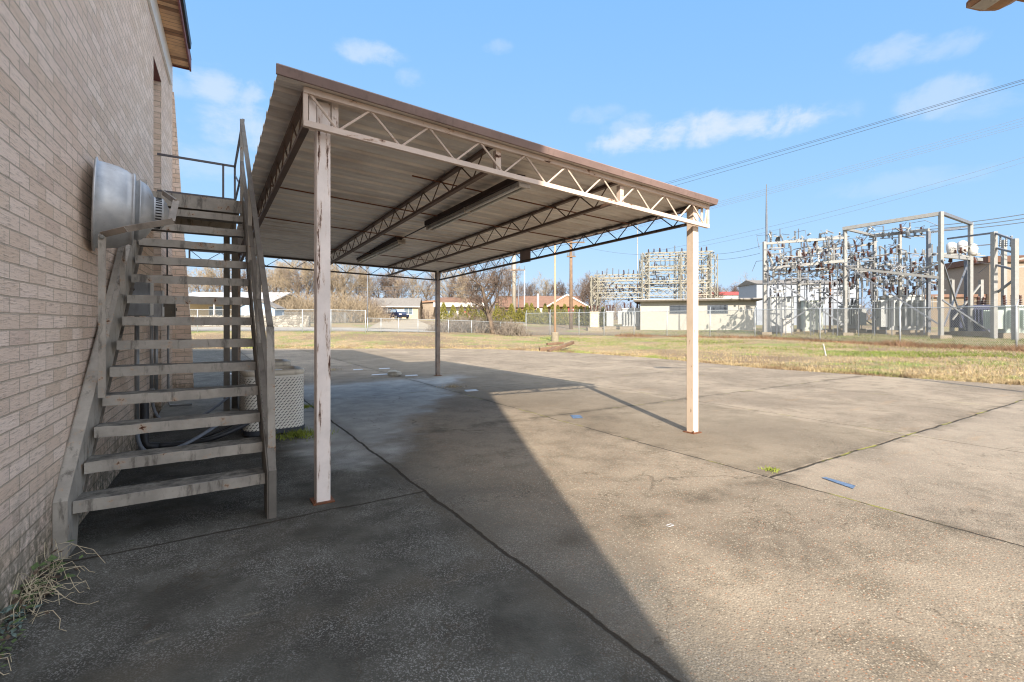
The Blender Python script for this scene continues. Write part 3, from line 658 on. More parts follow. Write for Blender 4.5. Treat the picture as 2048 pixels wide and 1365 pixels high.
def condenser(x, y, label):
    o = thing('air_conditioner', (x, y, 0), label, 'air conditioner', 'condensers beside the outdoor stair')
    H, hh = .86, .375; pts = rsq(hh, .16); n = len(pts); mb = MB(); vs = []; uv = []; L = [0]
    for k in range(n): L.append(L[-1]+math.dist(pts[k], pts[(k+1) % n]))
    for z in (.07, H):
        for k in range(n+1): px, py = pts[k % n]; vs.append((x+px, y+py, z)); uv.append((L[k], z))
    mb.add(vs, [(k, k+1, n+2+k, n+1+k) for k in range(n)]); mb.uv = uv; mb.build('louvred_panel', m_ac, o, smooth=True)
    def ringm(spec, nm, mat, inner=True):
        mb = MB(); vs = []; fs = []
        for (sc, z) in spec: vs += [(x+p[0]*sc, y+p[1]*sc, z) for p in pts]
        for i in range(len(spec)-1):
            for k in range(n): k2 = (k+1) % n; fs.append((i*n+k, i*n+k2, (i+1)*n+k2, (i+1)*n+k))
        mb.add(vs, fs); return mb.build(nm, mat, o, smooth=True)
    ringm([(1.0, H-.055), (1.022, H-.05), (1.025, H-.01), (1.0, H+.012), (.93, H+.018), (.84, H+.008), (.82, H-.06)], 'top_cover', m_acp)
    mb = MB(); mb.add([(x+p[0]*.83, y+p[1]*.83, H-.07) for p in pts], [tuple(range(n))]); mb.build('fan_well', m_fan, o)
    mb = MB()
    for r in (.06, .12, .18, .24, .295): mb.tube([(x+r*math.cos(a*math.pi/16), y+r*math.sin(a*math.pi/16), H-.012) for a in range(33)], .004, 5, cap=False)
    for a in range(10): q = a*math.pi/5; mb.tube([(x, y, H-.012), (x+.31*math.cos(q), y+.31*math.sin(q), H-.012)], .004, 5)
    mb.build('fan_guard', m_acp, o)
    mb = MB(); mb.lathe([(.12, H-.05), (.13, H-.03), (.12, H-.004), (.02, H)], (x, y, 0), (0, 0, 1), 20); mb.build('fan_hub', m_chrome, o, smooth=True)
    mb = MB(); vs = []; vs += [(x+p[0]*1.03, y+p[1]*1.03, .025) for p in pts]+[(x+p[0]*1.03, y+p[1]*1.03, .085) for p in pts]
    mb.add(vs, [(k, (k+1) % n, n+(k+1) % n, n+k) for k in range(n)]+[tuple(range(n, 2*n))])
    for sx_ in (-1, 1):
        for sy_ in (-1, 1): mb.box(x+sx_*.26-.05, x+sx_*.26+.05, y+sy_*.26-.05, y+sy_*.26+.05, 0, .03)
    mb.build('base_pan', m_base, o)
condenser(.84, 7.62, 'nearer beige condenser with slanted louvre holes standing between the stair and the front carport post')
condenser(.89, 9.2, 'farther beige condenser half hidden behind another condenser of the same kind')

# concrete pad under the landing
m_pad = pm('old_pad_concrete', '#8d897f', .9, var=.2, scale=4, dirt=.4, bump=.3)
mb = MB(); mb.box(-.56, .5, 8.6, 10.9, 0, .13); tag(mb.build('concrete_pad', m_pad, origin=(0, 9.5, 0), bevel=.012), 'low concrete pad against the brick wall under the stair landing', 'concrete pad')

# ------------------------------------------------------------------ boxes and pipes on the wall
m_boxg = pm('grey_enclosure', '#a6a8ab', .45, var=.1, scale=3, dirt=.2); m_boxb = pm('weathered_box', '#6b6459', .6, var=.2, rust=.1); m_cond = pm('galvanised_conduit', '#8f9090', .4, metal=.5, var=.15); m_pvc = pm('black_pipe', '#2a2a2d', .55, var=.25); m_flex = pm('grey_flex_conduit', '#6f737b', .5, var=.1)
def wallhit(px, py):
    d = at(px, py, 1)-Vector((0, 0, CH)); # x = a+.048 y
    a = -.805-.048*4.3; k = a/(d.x-.048*d.y); return Vector((0, 0, CH))+d*k
def wbox(name, px0, px1, pt, pb, depth, wid, mat, label, cat):
    h = wallhit(px0, pt); dref = depth
    # the face towards the camera spans px0..px1: find y whose outer edge is at px1
    best = min((abs(math.atan2(0, 1)+(lambda p: CX+F*((p.x*CT-p.y*ST)/(p.x*ST+p.y*CT)))(Vector((xw(yy)+depth, yy, 0)))-px1), yy) for yy in [4+.02*k for k in range(400)])
    y = best[1]; Zc = (xw(y)+depth)*ST+y*CT; z1 = CH-(pt-HZ)/F*Zc; z0 = CH-(pb-HZ)/F*Zc; x = xw(y)
    o = thing(name, (x, y, z0), label, cat)
    mb = MB(); mb.box(x+.003, x+depth, y, y+wid, z0, z1); mb.build('housing', mat, o, bevel=.006)
    mb = MB(); mb.box(x+depth+.001, x+depth+.012, y-.004, y+wid+.004, z0+.01, z1+.006); cov = mb.build('cover', mat, o, bevel=.003)
    mb = MB(); mb.lathe([(.016, 0), (.014, .006), (.006, .007)], (x+depth*.45, y-.001, z0+(z1-z0)*.72), (0, -1, 0), 10); mb.build('knockout', m_boxb, o)
    mb = MB(); mb.box(x+depth+.0125, x+depth+.03, y+wid*.4, y+wid*.5, z0+(z1-z0)*.4, z0+(z1-z0)*.55); mb.build('latch', m_boxb, cov)
    return x, y, z0, z1
B1 = wbox('electrical_box', 267, 298, 560, 632, .24, .42, m_boxg, 'larger plain grey electrical box on the brick wall behind the stair treads', 'electrical box')
B2 = wbox('electrical_box', 306, 323, 582, 635, .17, .36, m_boxg, 'smaller grey electrical box just beyond the larger one on the brick wall', 'electrical box')
B3 = wbox('disconnect_switch', 333, 349, 599, 637, .16, .22, m_boxb, 'brown grey switch box with a lever beside the door recess, low on the wall', 'switch box')
B4 = wbox('junction_box', 332, 343, 550, 566, .12, .16, m_boxb, 'small dark junction box above the lever switch box beside the recess', 'junction box')
def pipe(name, pts, r, mat, label, cat='pipe', n=10):
    mb = MB(); mb.tube(pts, r, n); return tag(mb.build(name, mat, origin=pts[-1], smooth=True), label, cat)
def bez(a, b, c, d, n=16):
    a, b, c, d = map(Vector, (a, b, c, d)); r = []
    for k in range(n+1): u = k/n; r.append(a*(1-u)**3+b*3*u*(1-u)**2+c*3*u*u*(1-u)+d*u**3)
    return r
x, y, z0, z1 = B1
c1 = (x+.13, y+.12)
pipe('conduit', [(c1[0], c1[1], z0), (c1[0], c1[1], .42)], .022, m_cond, 'vertical grey conduit dropping from the larger electrical box', 'conduit')
pipe('flexible_conduit', bez((c1[0], c1[1], .41), (c1[0], c1[1], .0), (c1[0]+.25, c1[1]-.15, .05), (.30, 7.3, .30)), .02, m_flex, 'grey flexible conduit sagging from the larger electrical box to the nearer condenser', 'flexible conduit')
x, y, z0, z1 = B2
pipe('conduit', [(x+.06, y+.05, z0), (x+.06, y+.05, .62)], .022, m_cond, 'conduit pair member nearer the stair below the smaller electrical box', 'conduit')
pipe('conduit', [(x+.10, y+.18, z0), (x+.10, y+.18, .5)], .024, m_cond, 'conduit pair member farther from the stair below the smaller electrical box', 'conduit')
mb = MB(); mb.lathe([(.03, 0), (.036, .02), (.036, .05), (.028, .06), (.04, .08), (.04, .15), (.028, .2)], (x+.06, y+.05, .64), (.1, -.5, -.75), 12); tag(mb.build('pipe_elbow', m_cond, origin=(x+.06, y+.05, .5), smooth=True), 'chunky metal conduit fitting under the smaller electrical box', 'pipe fitting')
pipe('flexible_conduit', bez((x+.07, y, .5), (x+.1, y, .02), (x+.5, y-.3, .08), (.40, 8.75, .42)), .019, m_flex, 'dark flexible conduit looping from the smaller box to the farther condenser', 'flexible conduit')
x, y, z0, z1 = B3
pipe('conduit', [(x+.07, y+.06, z0), (x+.07, y+.06, .22), (x+.10, y+.0, .16), (x+.4, y-.05, .16)], .018, m_cond, 'slim pale conduit below the lever switch box turning out over the pad', 'conduit')
pipe('conduit', [(B4[0]+.06, B4[1]+.05, B3[3]), (B4[0]+.06, B4[1]+.05, 3.2)], .012, m_black, 'thin black conduit rising from the small junction box', 'conduit')
dp = wallhit(270, 800); dy = dp.y; dxx = xw(dy)+.09
pipe('drain_pipe', [(dxx-.07, dy, .62), (dxx, dy, .62), (dxx, dy-.005, .56), (dxx, dy-.01, .12), (dxx+.03, dy-.02, .06), (dxx+.14, dy-.03, .045)], .045, m_pvc, 'thick black elbow pipe at the foot of the brick wall', 'pipe')
pipe('refrigerant_line', bez((dxx+.12, dy-.03, .05), (dxx+.5, dy+.05, .02), (.1, 6.95, .06), (.52, 7.3, .2)), .03, m_pvc, 'thick black insulated line lying from the wall pipe to the nearer condenser', 'pipe')
pipe('refrigerant_line', bez((dxx+.14, dy, .04), (dxx+.5, dy+.25, .02), (.1, 7.3, .04), (.55, 7.5, .28)), .016, m_black, 'thin black line lying beside the insulated one to the nearer condenser', 'pipe')
# ------------------------------------------------------------------ trees
m_bark = pm('grey_bark', '#6d5e50', .95, var=.3, scale=2); m_twig = pm('winter_twigs', '#7d7066', .95, var=.3, scale=1.2); m_twigw = pm('tan_winter_twigs', '#8f806a', .95, var=.3, scale=1.2); m_twigd = pm('dark_winter_twigs', '#5d4f45', .95, var=.3)
def branch(mb, p, d, L, r, lvl, R, maxl, tw, spread, gnarl=.25, n=4):
    k = 4 if lvl < 2 else 3; pts = [p]; cur = p; dd = d.copy()
    for i in range(k):
        dd = (dd+Vector((R.uniform(-1, 1), R.uniform(-1, 1), R.uniform(-.5, .9)))*gnarl*(.6 if lvl else .35)).normalized()
        cur = cur+dd*(L/k); pts.append(cur)
    rs = [max(r*(1-.62*i/k), .013) for i in range(k+1)]
    (mb if lvl < 2 else tw).tube(pts, rs, n if lvl < 2 else 3, cap=False)
    if lvl >= maxl: return
    nb = [8, 7, 6, 6, 4][lvl]
    for i in range(nb):
        u = (.28+.72*i/(nb-1)) if lvl else (.35+.65*i/(nb-1)); f = u*k; j = min(int(f), k-1); q = pts[j].lerp(pts[j+1], f-j)
        dl = (pts[j+1]-pts[j]).normalized(); a = R.uniform(0, 6.283)
        side = dl.cross(Vector((math.cos(a), math.sin(a), .3)));
        if side.length < .1: side = Vector((1, 0, 0))
        side.normalize(); nd = (dl*(1-spread*.6)+side*spread*R.uniform(.7, 1.2)+Vector((0, 0, .15))).normalized()
        branch(mb, q, nd, L*R.uniform(.45, .68)*(1.0-.25*u if lvl == 0 else 1), max(rs[j]*.55, .012), lvl+1, R, maxl, tw, spread, gnarl, n)
def bare_tree(name, loc, h, label, seed, cat='tree', group=None, mat=None, maxl=4, spread=.75, lean=(0, 0), trunk=None, low=.42):
    R = random.Random(seed); o = thing(name, loc, label, cat, group); mb, tw = MB(), MB()
    d = Vector((lean[0], lean[1], 1)).normalized()
    branch(mb, Vector(loc), d, h*low*1.25, trunk or h*.022, 0, R, maxl, tw, spread)
    mb.build('trunk', m_bark, o, smooth=True); tw.build('crown', mat or m_twig, o); return o
GT = 'bare winter trees behind the houses'
protos = [bare_tree('bare_tree', stand(620, 70), 11, 'tall tan brushy bare tree between the stair rail and the front carport post', 1, group=GT, mat=m_twigw),
          bare_tree('bare_tree', stand(1180, 95), 11, 'dark rounded bare tree standing just left of the lattice switchyard frame', 2, group=GT, mat=m_twigd, spread=.85),
          bare_tree('bare_tree', stand(800, 98), 12, 'slim brown bare tree rising behind the middle of the tan house roof', 3, group=GT, spread=.6),
          bare_tree('bare_tree', stand(690, 76), 12.5, 'thick tan bare tree just right of the front carport post', 4, group=GT, mat=m_twigw, spread=.7)]
TL = [(405, 82, 0, 1.0, 'bare tree seen in the highest gap between treads next to the wing wall'), (440, 80, 3, .95, 'bare tree above the white roofed house seen between the stair treads'), (480, 78, 1, .95, 'bare tree behind the landing legs and the white roofed house'),
      (525, 80, 3, .9, 'tan bare tree just right of the stair stringer above the blue shed'), (548, 72, 0, 1.0, 'tan bare tree directly beside the stair handrail'), (575, 76, 3, .98, 'tan bare tree second to the right of the stair handrail'), (598, 70, 2, .95, 'slender bare tree left of the front carport post and behind a taller brushy one'),
      (650, 80, 1, 1.05, 'bare tree hidden mostly by the front carport post'), (668, 72, 0, .85, 'tan bare tree touching the right side of the front carport post'), (715, 82, 0, .92, 'bare tree between the front carport post and the lantern pole'), (738, 96, 2, 1.0, 'bare tree straight behind the lantern pole'),
      (762, 100, 1, 1.05, 'dark bare tree behind the left end of the tan house roof'), (785, 104, 3, 1.0, 'broad bare tree behind the tan house roof left of its middle'), (826, 100, 0, 1.05, 'bare tree behind the right end of the tan house roof'), (850, 104, 2, 1.1, 'bare tree behind the flat tan building just left of the rear carport post'),
      (895, 100, 3, 1.0, 'bare tree just right of the rear carport post'), (918, 96, 1, 1.05, 'dark bare tree above the left part of the shop roof'), (945, 92, 0, 1.1, 'bare tree above the middle of the shop roof left of the leaning old tree'), (1015, 96, 2, 1.05, 'slim bare tree left of the grey utility pole'),
      (1060, 105, 1, 1.0, 'dark bare tree behind the white flag pole'), (1085, 112, 3, .95, 'bare tree above the brown gabled roof left of the slim footed pole'), (1125, 110, 1, 1.0, 'bare tree between the footed pole and the wooden utility pole'), (1158, 105, 2, 1.05, 'bare tree just right of the wooden utility pole'),
      (1200, 115, 3, 1.0, 'bare tree behind the left edge of the lattice switchyard frame'), (1425, 105, 1, .95, 'bare tree just right of the sunlit right carport post'), (1445, 120, 0, .9, 'paler bare tree right of the sunlit carport post and farther back'), (1478, 112, 1, 1.05, 'dense dark bare tree over the left half of the long switchyard building'), (1505, 110, 3, 1.0, 'bare tree touching the antenna frame above the long switchyard building'),
      (1540, 130, 1, 1.1, 'bare tree far behind the left column of the switch frame'), (1620, 130, 2, 1.0, 'bare tree far behind the middle of the switch frame')]
for px, Z, k, sc, lab in TL:
    inst(protos[k], stand(px, Z), lab, GT, sc*rng.uniform(.92, 1.05), rng.uniform(0, 6.28))
# undergrowth thickets along the tree line
def thicket(name, loc, w, h, label, seed, mat, n=1000, cat='thicket', group=None):
    R = random.Random(seed); mb = MB(); base = Vector(loc); o = thing(name, loc, label, cat, group)
    for i in range(n):
        x, y = R.gauss(0, w*.35), R.gauss(0, w*.25); p = base+Vector((x, y, 0)); q = p; L = h*R.uniform(.35, 1)*max(.25, 1-abs(x)/w); d = Vector((R.uniform(-.45, .45), R.uniform(-.45, .45), 1)).normalized(); pts = [p]
        for s_ in range(3): d = (d+Vector((R.uniform(-.4, .4), R.uniform(-.4, .4), R.uniform(-.35, .1)))).normalized(); q = q+d*L/3; pts.append(q)
        mb.tube(pts, [.026, .022, .018, .010], 3, cap=False)
        for s_ in range(3):
            a = pts[R.randrange(1, 4)]; mb.tube([a, a+Vector((R.uniform(-1, 1), R.uniform(-1, 1), R.uniform(0, .9)))*L*.28], [.018, .008], 3, cap=False)
    mb.build('stems', mat, o); return o
GB = 'leafless thickets along the tree line'
th = [thicket('thicket', stand(600, 62), 7, 4.2, 'tan thicket left of the front carport post below the taller trees', 11, m_twigw, group=GB), thicket('thicket', stand(820, 92), 6, 3.5, 'brown thicket behind the right end of the tan house', 12, m_twig, group=GB)]
for px, Z, k, sc, lab in [(560, 60, 0, 1.0, 'tan thicket beside the lower stair handrail above the stone wall'), (540, 68, 1, 1.1, 'brown thicket behind the blue shed'), (640, 64, 0, .95, 'tan thicket behind the front carport post'), (675, 62, 0, 1.05, 'tan thicket just right of the front carport post'), (708, 66, 0, .95, 'tan thicket between the front carport post and the tan house'), (725, 78, 1, 1.2, 'brown thicket beside the left gable of the tan house'),
                          (765, 100, 1, 1.2, 'brown thicket behind the tan house left of the parked car'), (850, 100, 1, 1.3, 'brown thicket over the flat tan building'), (905, 98, 1, 1.2, 'brown thicket over the left half of the shop roof'), (950, 96, 0, 1.2, 'tan thicket over the right half of the shop roof'), (1080, 110, 1, 1.5, 'brown thicket over the brown gabled roof'), (1170, 108, 1, 1.5, 'brown thicket left of the lattice switchyard frame'), (430, 70, 0, 1.1, 'tan thicket behind the white roofed house, seen between treads'), (490, 70, 1, 1.1, 'brown thicket behind the landing legs')]:
    inst(th[k], stand(px, Z), lab, GB, sc, rng.uniform(-.4, .4))
# far-off wood that closes the horizon
R = random.Random(5); mb = MB()
for i in range(8000):
    px = R.uniform(-700, 3000); Z = R.uniform(150, 210); b = stand(px, Z)
    h = R.uniform(3, 9)*(1 if px < 1250 else .85)*(.75+.5*mnoise.noise(Vector((px*.012, 0, 5)))); q = b; d = Vector((0, 0, 1)); pts = [b]
    for s_ in range(3): d = (d+Vector((R.uniform(-.5, .5), R.uniform(-.5, .5), 0))).normalized(); q = q+d*h/3; pts.append(q)
    mb.tube(pts, [.14, .10, .07, .03], 3, cap=False)
    for s_ in range(4):
        a = pts[R.randrange(1, 4)]; mb.tube([a, a+Vector((R.uniform(-1, 1), R.uniform(-1, 1), R.uniform(.2, 1)))*h*.3], [.06, .02], 3, cap=False)
tag(mb.build('distant_wood', pm('distant_wood', '#6f6358', .95, var=.2, scale=.1), origin=(0, 0, 0)), 'distant leafless wood that closes the horizon behind the houses', 'wood', kind='stuff')
# the old leaning tree by the fence and its brush
b = stand(986, 45)
bare_tree('old_tree', b, 7.2, 'old grey tree with a thick leaning trunk by the low fence', 23, mat=m_twigd, maxl=4, spread=.9, lean=(-.25, .05), trunk=.30, low=.5)
m_brush = pm('grey_brush', '#7d7266', .95, var=.3, scale=2)
GK = 'grey brush along the low fence'
bk = thicket('brush', stand(925, 45.5), 2.6, 1.9, 'grey brush left of the old leaning tree', 31, m_brush, 300, 'brush', GK)
for px, Z, sc, lab in [(900, 45, .8, 'low grey brush near the rear carport post'), (955, 46, 1.2, 'taller grey brush touching the old tree trunk on its left'), (1005, 46, 1.0, 'grey brush touching the old tree trunk on its right'), (1028, 43, .8, 'pale grey brush where the low fence ends'), (875, 44, .55, 'small brush behind the rear carport post')]:
    inst(bk, stand(px, Z), lab, GK, sc, rng.uniform(0, 3))
# arborvitae row
m_arb, t = newmat('arborvitae'); tc = t.n('ShaderNodeTexCoord').outputs['Object']; n_ = t.noise(tc, 6, 4, .6)
t.out(t.mix(t.ss(n_, .35, .65), lin('#454a1e'), lin('#8a8238')), .9)
GA = 'arborvitae planted in a row in front of the shops'
def arb(loc, h, label):
    R = random.Random(77); o = thing('arborvitae', loc, label, 'shrub', GA); mb = MB(); b = Vector(loc)
    for i in range(1500):
        u = R.random()**1.25; a = R.uniform(0, 6.283); r = (.30*h*(1-u)**.8*(1 if u > .08 else .75)+.03)*R.uniform(.55, 1.08)*(1+.22*math.sin(a*3+u*9)); p = b+Vector((r*math.cos(a), r*math.sin(a), u*h*.97+.04))
        s_ = R.uniform(.06, .13); d1 = Vector((math.cos(a)*.35+R.uniform(-.3, .3), math.sin(a)*.35+R.uniform(-.3, .3), 1)).normalized(); d2 = d1.cross(Vector((R.uniform(-1, 1), R.uniform(-1, 1), 0))).normalized()
        mb.add([p-d2*s_*.5, p+d2*s_*.5, p+d1*s_*2.2], [(0, 1, 2)])
    mb.build('foliage', m_arb, o); tb_ = MB(); tb_.tube([b-Vector((0, 0, .1)), b+Vector((0, 0, h*.8))], [.05, .02], 6); tb_.build('trunk', m_bark, o); return o
AL = [(887, 607), (906, 611), (923, 612), (938, 611), (950, 613), (966, 614), (994, 609), (1006, 616), (1023, 609), (1039, 617), (1053, 608), (1063, 608), (1076, 617), (1090, 609), (1105, 609), (1116, 612), (1129, 610), (1152, 612), (1162, 613), (1175, 613), (1206, 616)]
AD = ['just right of the rear carport post', 'second from the rear carport post, browner than its neighbour', 'in front of the white part of the shop front', 'beside the red machine at the shop', 'left of the old tree crown', 'behind the old tree crown', 'just right of the old tree', 'small one between the old tree and the grey pole', 'left of the grey utility pole', 'short one right of the grey utility pole', 'first of a close pair left of the white post', 'second of a close pair left of the white post', 'short one in front of the white post', 'just right of the white post', 'left of the footed pole', 'right of the footed pole', 'left of the red sign', 'right of the wooden pole and red sign', 'second to the right of the wooden pole', 'left of the lattice frame corner', 'behind the lattice frame corner']
ar = None
for (px, py), dd_ in zip(AL, AD):
    Z = 66; b = stand(px, Z); h = CH-(py-HZ)/F*Z-b.z; lab = 'arborvitae '+dd_
    if ar is None: ar = arb(b, 2.6, lab); ar.scale = (1, 1, h/2.6)
    else: inst(ar, b, lab, GA, (rng.uniform(.85, 1.1),)*2+(h/2.6,), rng.uniform(0, 6))
# ------------------------------------------------------------------ fences
m_galv = pm('galvanised_steel', '#a3a8ab', .45, metal=.3, var=.12); m_wire = pm('fence_wire', '#8d9294', .5, metal=.3, var=.1); m_wood_old = pm('weathered_timber', '#6b5442', .9, var=.35, scale=3, bump=.4)
def fence(name, label, posts, h, wire=.004, pitch=.075, barb=False, postr=.034, mat=m_galv):
    posts = [Vector(p) for p in posts]; o = thing(name, posts[0], label, 'fence'); mw = MB(); mr = MB()
    for i, p in enumerate(posts):
        mb = MB(); mb.tube([p-Vector((0, 0, .3)), p+Vector((0, 0, h+.04))], postr, 8); pst = mb.build('post', mat, o, smooth=True)
        d = (posts[min(i+1, len(posts)-1)]-posts[max(i-1, 0)]); d.z = 0; d.normalize(); nrm = Vector((-d.y, d.x, 0))
        if nrm.dot(Vector((ST, CT, 0))) > 0: nrm = -nrm
        if barb: mb = MB(); mb.bar(p+Vector((0, 0, h)), p+Vector((0, 0, h+.30))-nrm*.22, .03, .03); mb.build('barb_arm', mat, pst)
    for a, b in zip(posts, posts[1:]):
        L = (b-a).length; up = Vector((0, 0, 1)); mr.tube([a+up*h, b+up*h], .022, 6)
        d = (b-a).normalized(); n_ = d.cross(up).normalized()
        if barb:
            sgn = 1 if n_.dot(Vector((ST, CT, 0))) > 0 else -1
            for k in (1, 2, 3): mr.tube([a+up*(h+.1*k)+n_*sgn*.073*k, a.lerp(b, .5)+up*(h+.1*k-.02)+n_*sgn*.073*k, b+up*(h+.1*k)+n_*sgn*.073*k], .004, 3)
        s0 = -h
        while s0 < L:
            for sg in (1, -1):
                # line s = s0 + t (sg=1) or s = s0 + h - t, clipped to the bay
                t0, t1 = 0.03, h
                if sg == 1: t0 = max(t0, -s0); t1 = min(t1, L-s0); f = lambda t_: a+d*(s0+t_)+up*t_
                else: t0 = max(t0, s0+h-L); t1 = min(t1, s0+h); f = lambda t_: a+d*(s0+h-t_)+up*t_
                if t1-t0 > .02: mw.tube([f(t0)+n_*.003*sg, f(t1)+n_*.003*sg], wire, 3, cap=False)
            s0 += pitch
    mr.build('top_rail', mat, o); mw.build('chain_link', m_wire, o); return o
SP = [(2330, 18.2), (2033, 22.0), (1800, 26.2), (1640, 30.2), (1510, 34.4), (1420, 36.5), (1334, 38.4), (1268, 39.8), (1208, 41), (1158, 42.3), (1100, 43.5), (1052, 44.6)]
def lift(p, z): p = p.copy(); p.z = z; return p
sp = [stand(a, b) for a, b in SP]
fence('chain_link_fence', 'tall grey chain link fence with barbed top arms in front of the switchyard', sp, 1.98, barb=True, wire=.0055, pitch=.08)
fence('chain_link_fence', 'rusty grey low chain link fence with leaning posts by the brush and old tree', [stand(735, 38.5), stand(762, 39.2), stand(797, 40.2), stand(836, 41.3), stand(897, 42.8), stand(943, 44), stand(1001, 45.5), stand(1048, 46.5)], 1.12, wire=.003)
fence('chain_link_fence', 'chain link fence along the road in front of the stone wall', [stand(x, 37.7) for x in (250, 330, 395, 470, 538, 605, 662, 731)], 1.72, wire=.003)
fence('chain_link_fence', 'far chain link fence above the stone wall and lawn behind the road', [stand(x, z) for x, z in ((566, 48), (605, 50), (650, 54), (690, 58), (722, 62))], 1.25, wire=.003)

# ------------------------------------------------------------------ houses
m_shingle = pm('grey_shingle', '#77726c', .9, var=.2, scale=4); m_siding = pm('tan_siding', '#b5a489', .8, var=.08); m_glass = pm('window_glass', '#5d6b76', .15, var=.2, spec=.8); m_whiteP = pm('white_paint', '#bdbab5', .6, var=.06); m_brownroof = pm('brown_shingle', '#74594a', .9, var=.2, scale=2); m_tanwall = pm('tan_block', '#8b7e6e', .85, var=.12); m_brownwall = pm('brown_brick_wall', '#8d705a', .9, var=.2); m_metalroof = pm('white_metal_roof', '#aeacab', .5, var=.1); m_blue = pm('blue_shed_wall', '#8fa6bd', .7, var=.1); m_redsign = pm('red_sign_face', '#a83e40', .5, var=.1); m_lcream = pm('cream_render', '#a9a69c', .85, var=.08)
class Loc:
    """a frame standing on the terrain: x to the right as seen, y away"""
    def __init__(s, px, Z, yaw=0, z=None):
        s.o = stand(px, Z); a = math.atan2((px-CX)/F, 1)
        if z is not None: s.o.z = z
        fx = Vector((CT, -ST, 0)); fy = Vector((ST, CT, 0)); c, q = math.cos(yaw), math.sin(yaw)
        s.x = fx*c+fy*q; s.y = fy*c-fx*q
    def p(s, x, y, z): return s.o+s.x*x+s.y*y+Vector((0, 0, z))
    def box(s, mb, x0, x1, y0, y1, z0, z1, mi=0):
        c = [s.p(x, y, z) for z in (z0, z1) for x, y in ((x0, y0), (x1, y0), (x1, y1), (x0, y1))]
        mb.add(c, [(0,3,2,1),(4,5,6,7),(0,1,5,4),(1,2,6,5),(2,3,7,6),(3,0,4,7)], mi); return mb
    def pr(s, mb, poly, vec, mi=0):
        mb.prism([s.p(*q) for q in poly], s.x*vec[0]+s.y*vec[1]+Vector((0, 0, vec[2])), mi); return mb
def window(L, root, x0, x1, y, z0, z1, nv=1):
    mb = MB(); L.box(mb, x0-.08, x1+.08, y-.05, y+.02, z0-.08, z0); L.box(mb, x0-.08, x1+.08, y-.05, y+.02, z1, z1+.08); L.box(mb, x0-.08, x0, y-.05, y+.02, z0, z1); L.box(mb, x1, x1+.08, y-.05, y+.02, z0, z1)
    for k in range(1, nv+1): xx = x0+(x1-x0)*k/(nv+1); L.box(mb, xx-.03, xx+.03, y-.045, y, z0, z1)
    L.box(mb, x0, x1, y-.04, y, (z0+z1)/2-.02, (z0+z1)/2+.02)
    f = mb.build('window', m_whiteP, root); mb = MB(); L.box(mb, x0, x1, y-.02, y+.01, z0, z1); mb.build('pane', m_glass, f); return f
# tan house
L = Loc(783, 85, .10); h = thing('house', L.o, 'small tan sided house with a grey gabled roof on the rise behind the driveway', 'house')
mb = MB(); L.box(mb, -3.0, 4.6, 0, 6, -1, 2.15); L.pr(mb, [(-3.0, 0, 2.15), (-3.0, 6, 2.15), (-3.0, 3, 3.5)], (7.6, 0, 0)); mb.build('wall', m_siding, h)
mb = MB(); L.pr(mb, [(-3.3, -.5, 2.05), (-3.3, 3, 3.62), (-3.3, 6.5, 2.05), (-3.3, 6.5, 2.2), (-3.3, 3, 3.78), (-3.3, -.5, 2.2)], (8.2, 0, 0)); mb.build('roof', m_shingle, h)
mb = MB(); L.pr(mb, [(-3.34, -.52, 2.0), (-3.34, 3, 3.6), (-3.34, 3, 3.8), (-3.34, -.52, 2.2)], (.05, 0, 0)); L.box(mb, -3.3, 4.9, -.54, -.5, 2.0, 2.2); mb.build('trim', m_whiteP, h)
mb = MB(); L.box(mb, -4.9, -3.0, 1.2, 4.4, -1, 1.75); L.pr(mb, [(-5.0, 1.0, 1.7), (-5.0, 4.6, 1.7), (-5.0, 4.6, 1.85), (-5.0, 1.0, 1.85)], (2.0, 0, .3)); mb.build('side_porch', m_siding, h)
window(L, h, -1.4, .1, 0, .75, 1.9, 1); window(L, h, 2.2, 3.6, 0, .75, 1.9, 1)
mb = MB(); L.box(mb, -.95, -.1, -.05, .0, -.3, .55); mb.build('door', pm('dark_red_door', '#5b3030', .6), h)
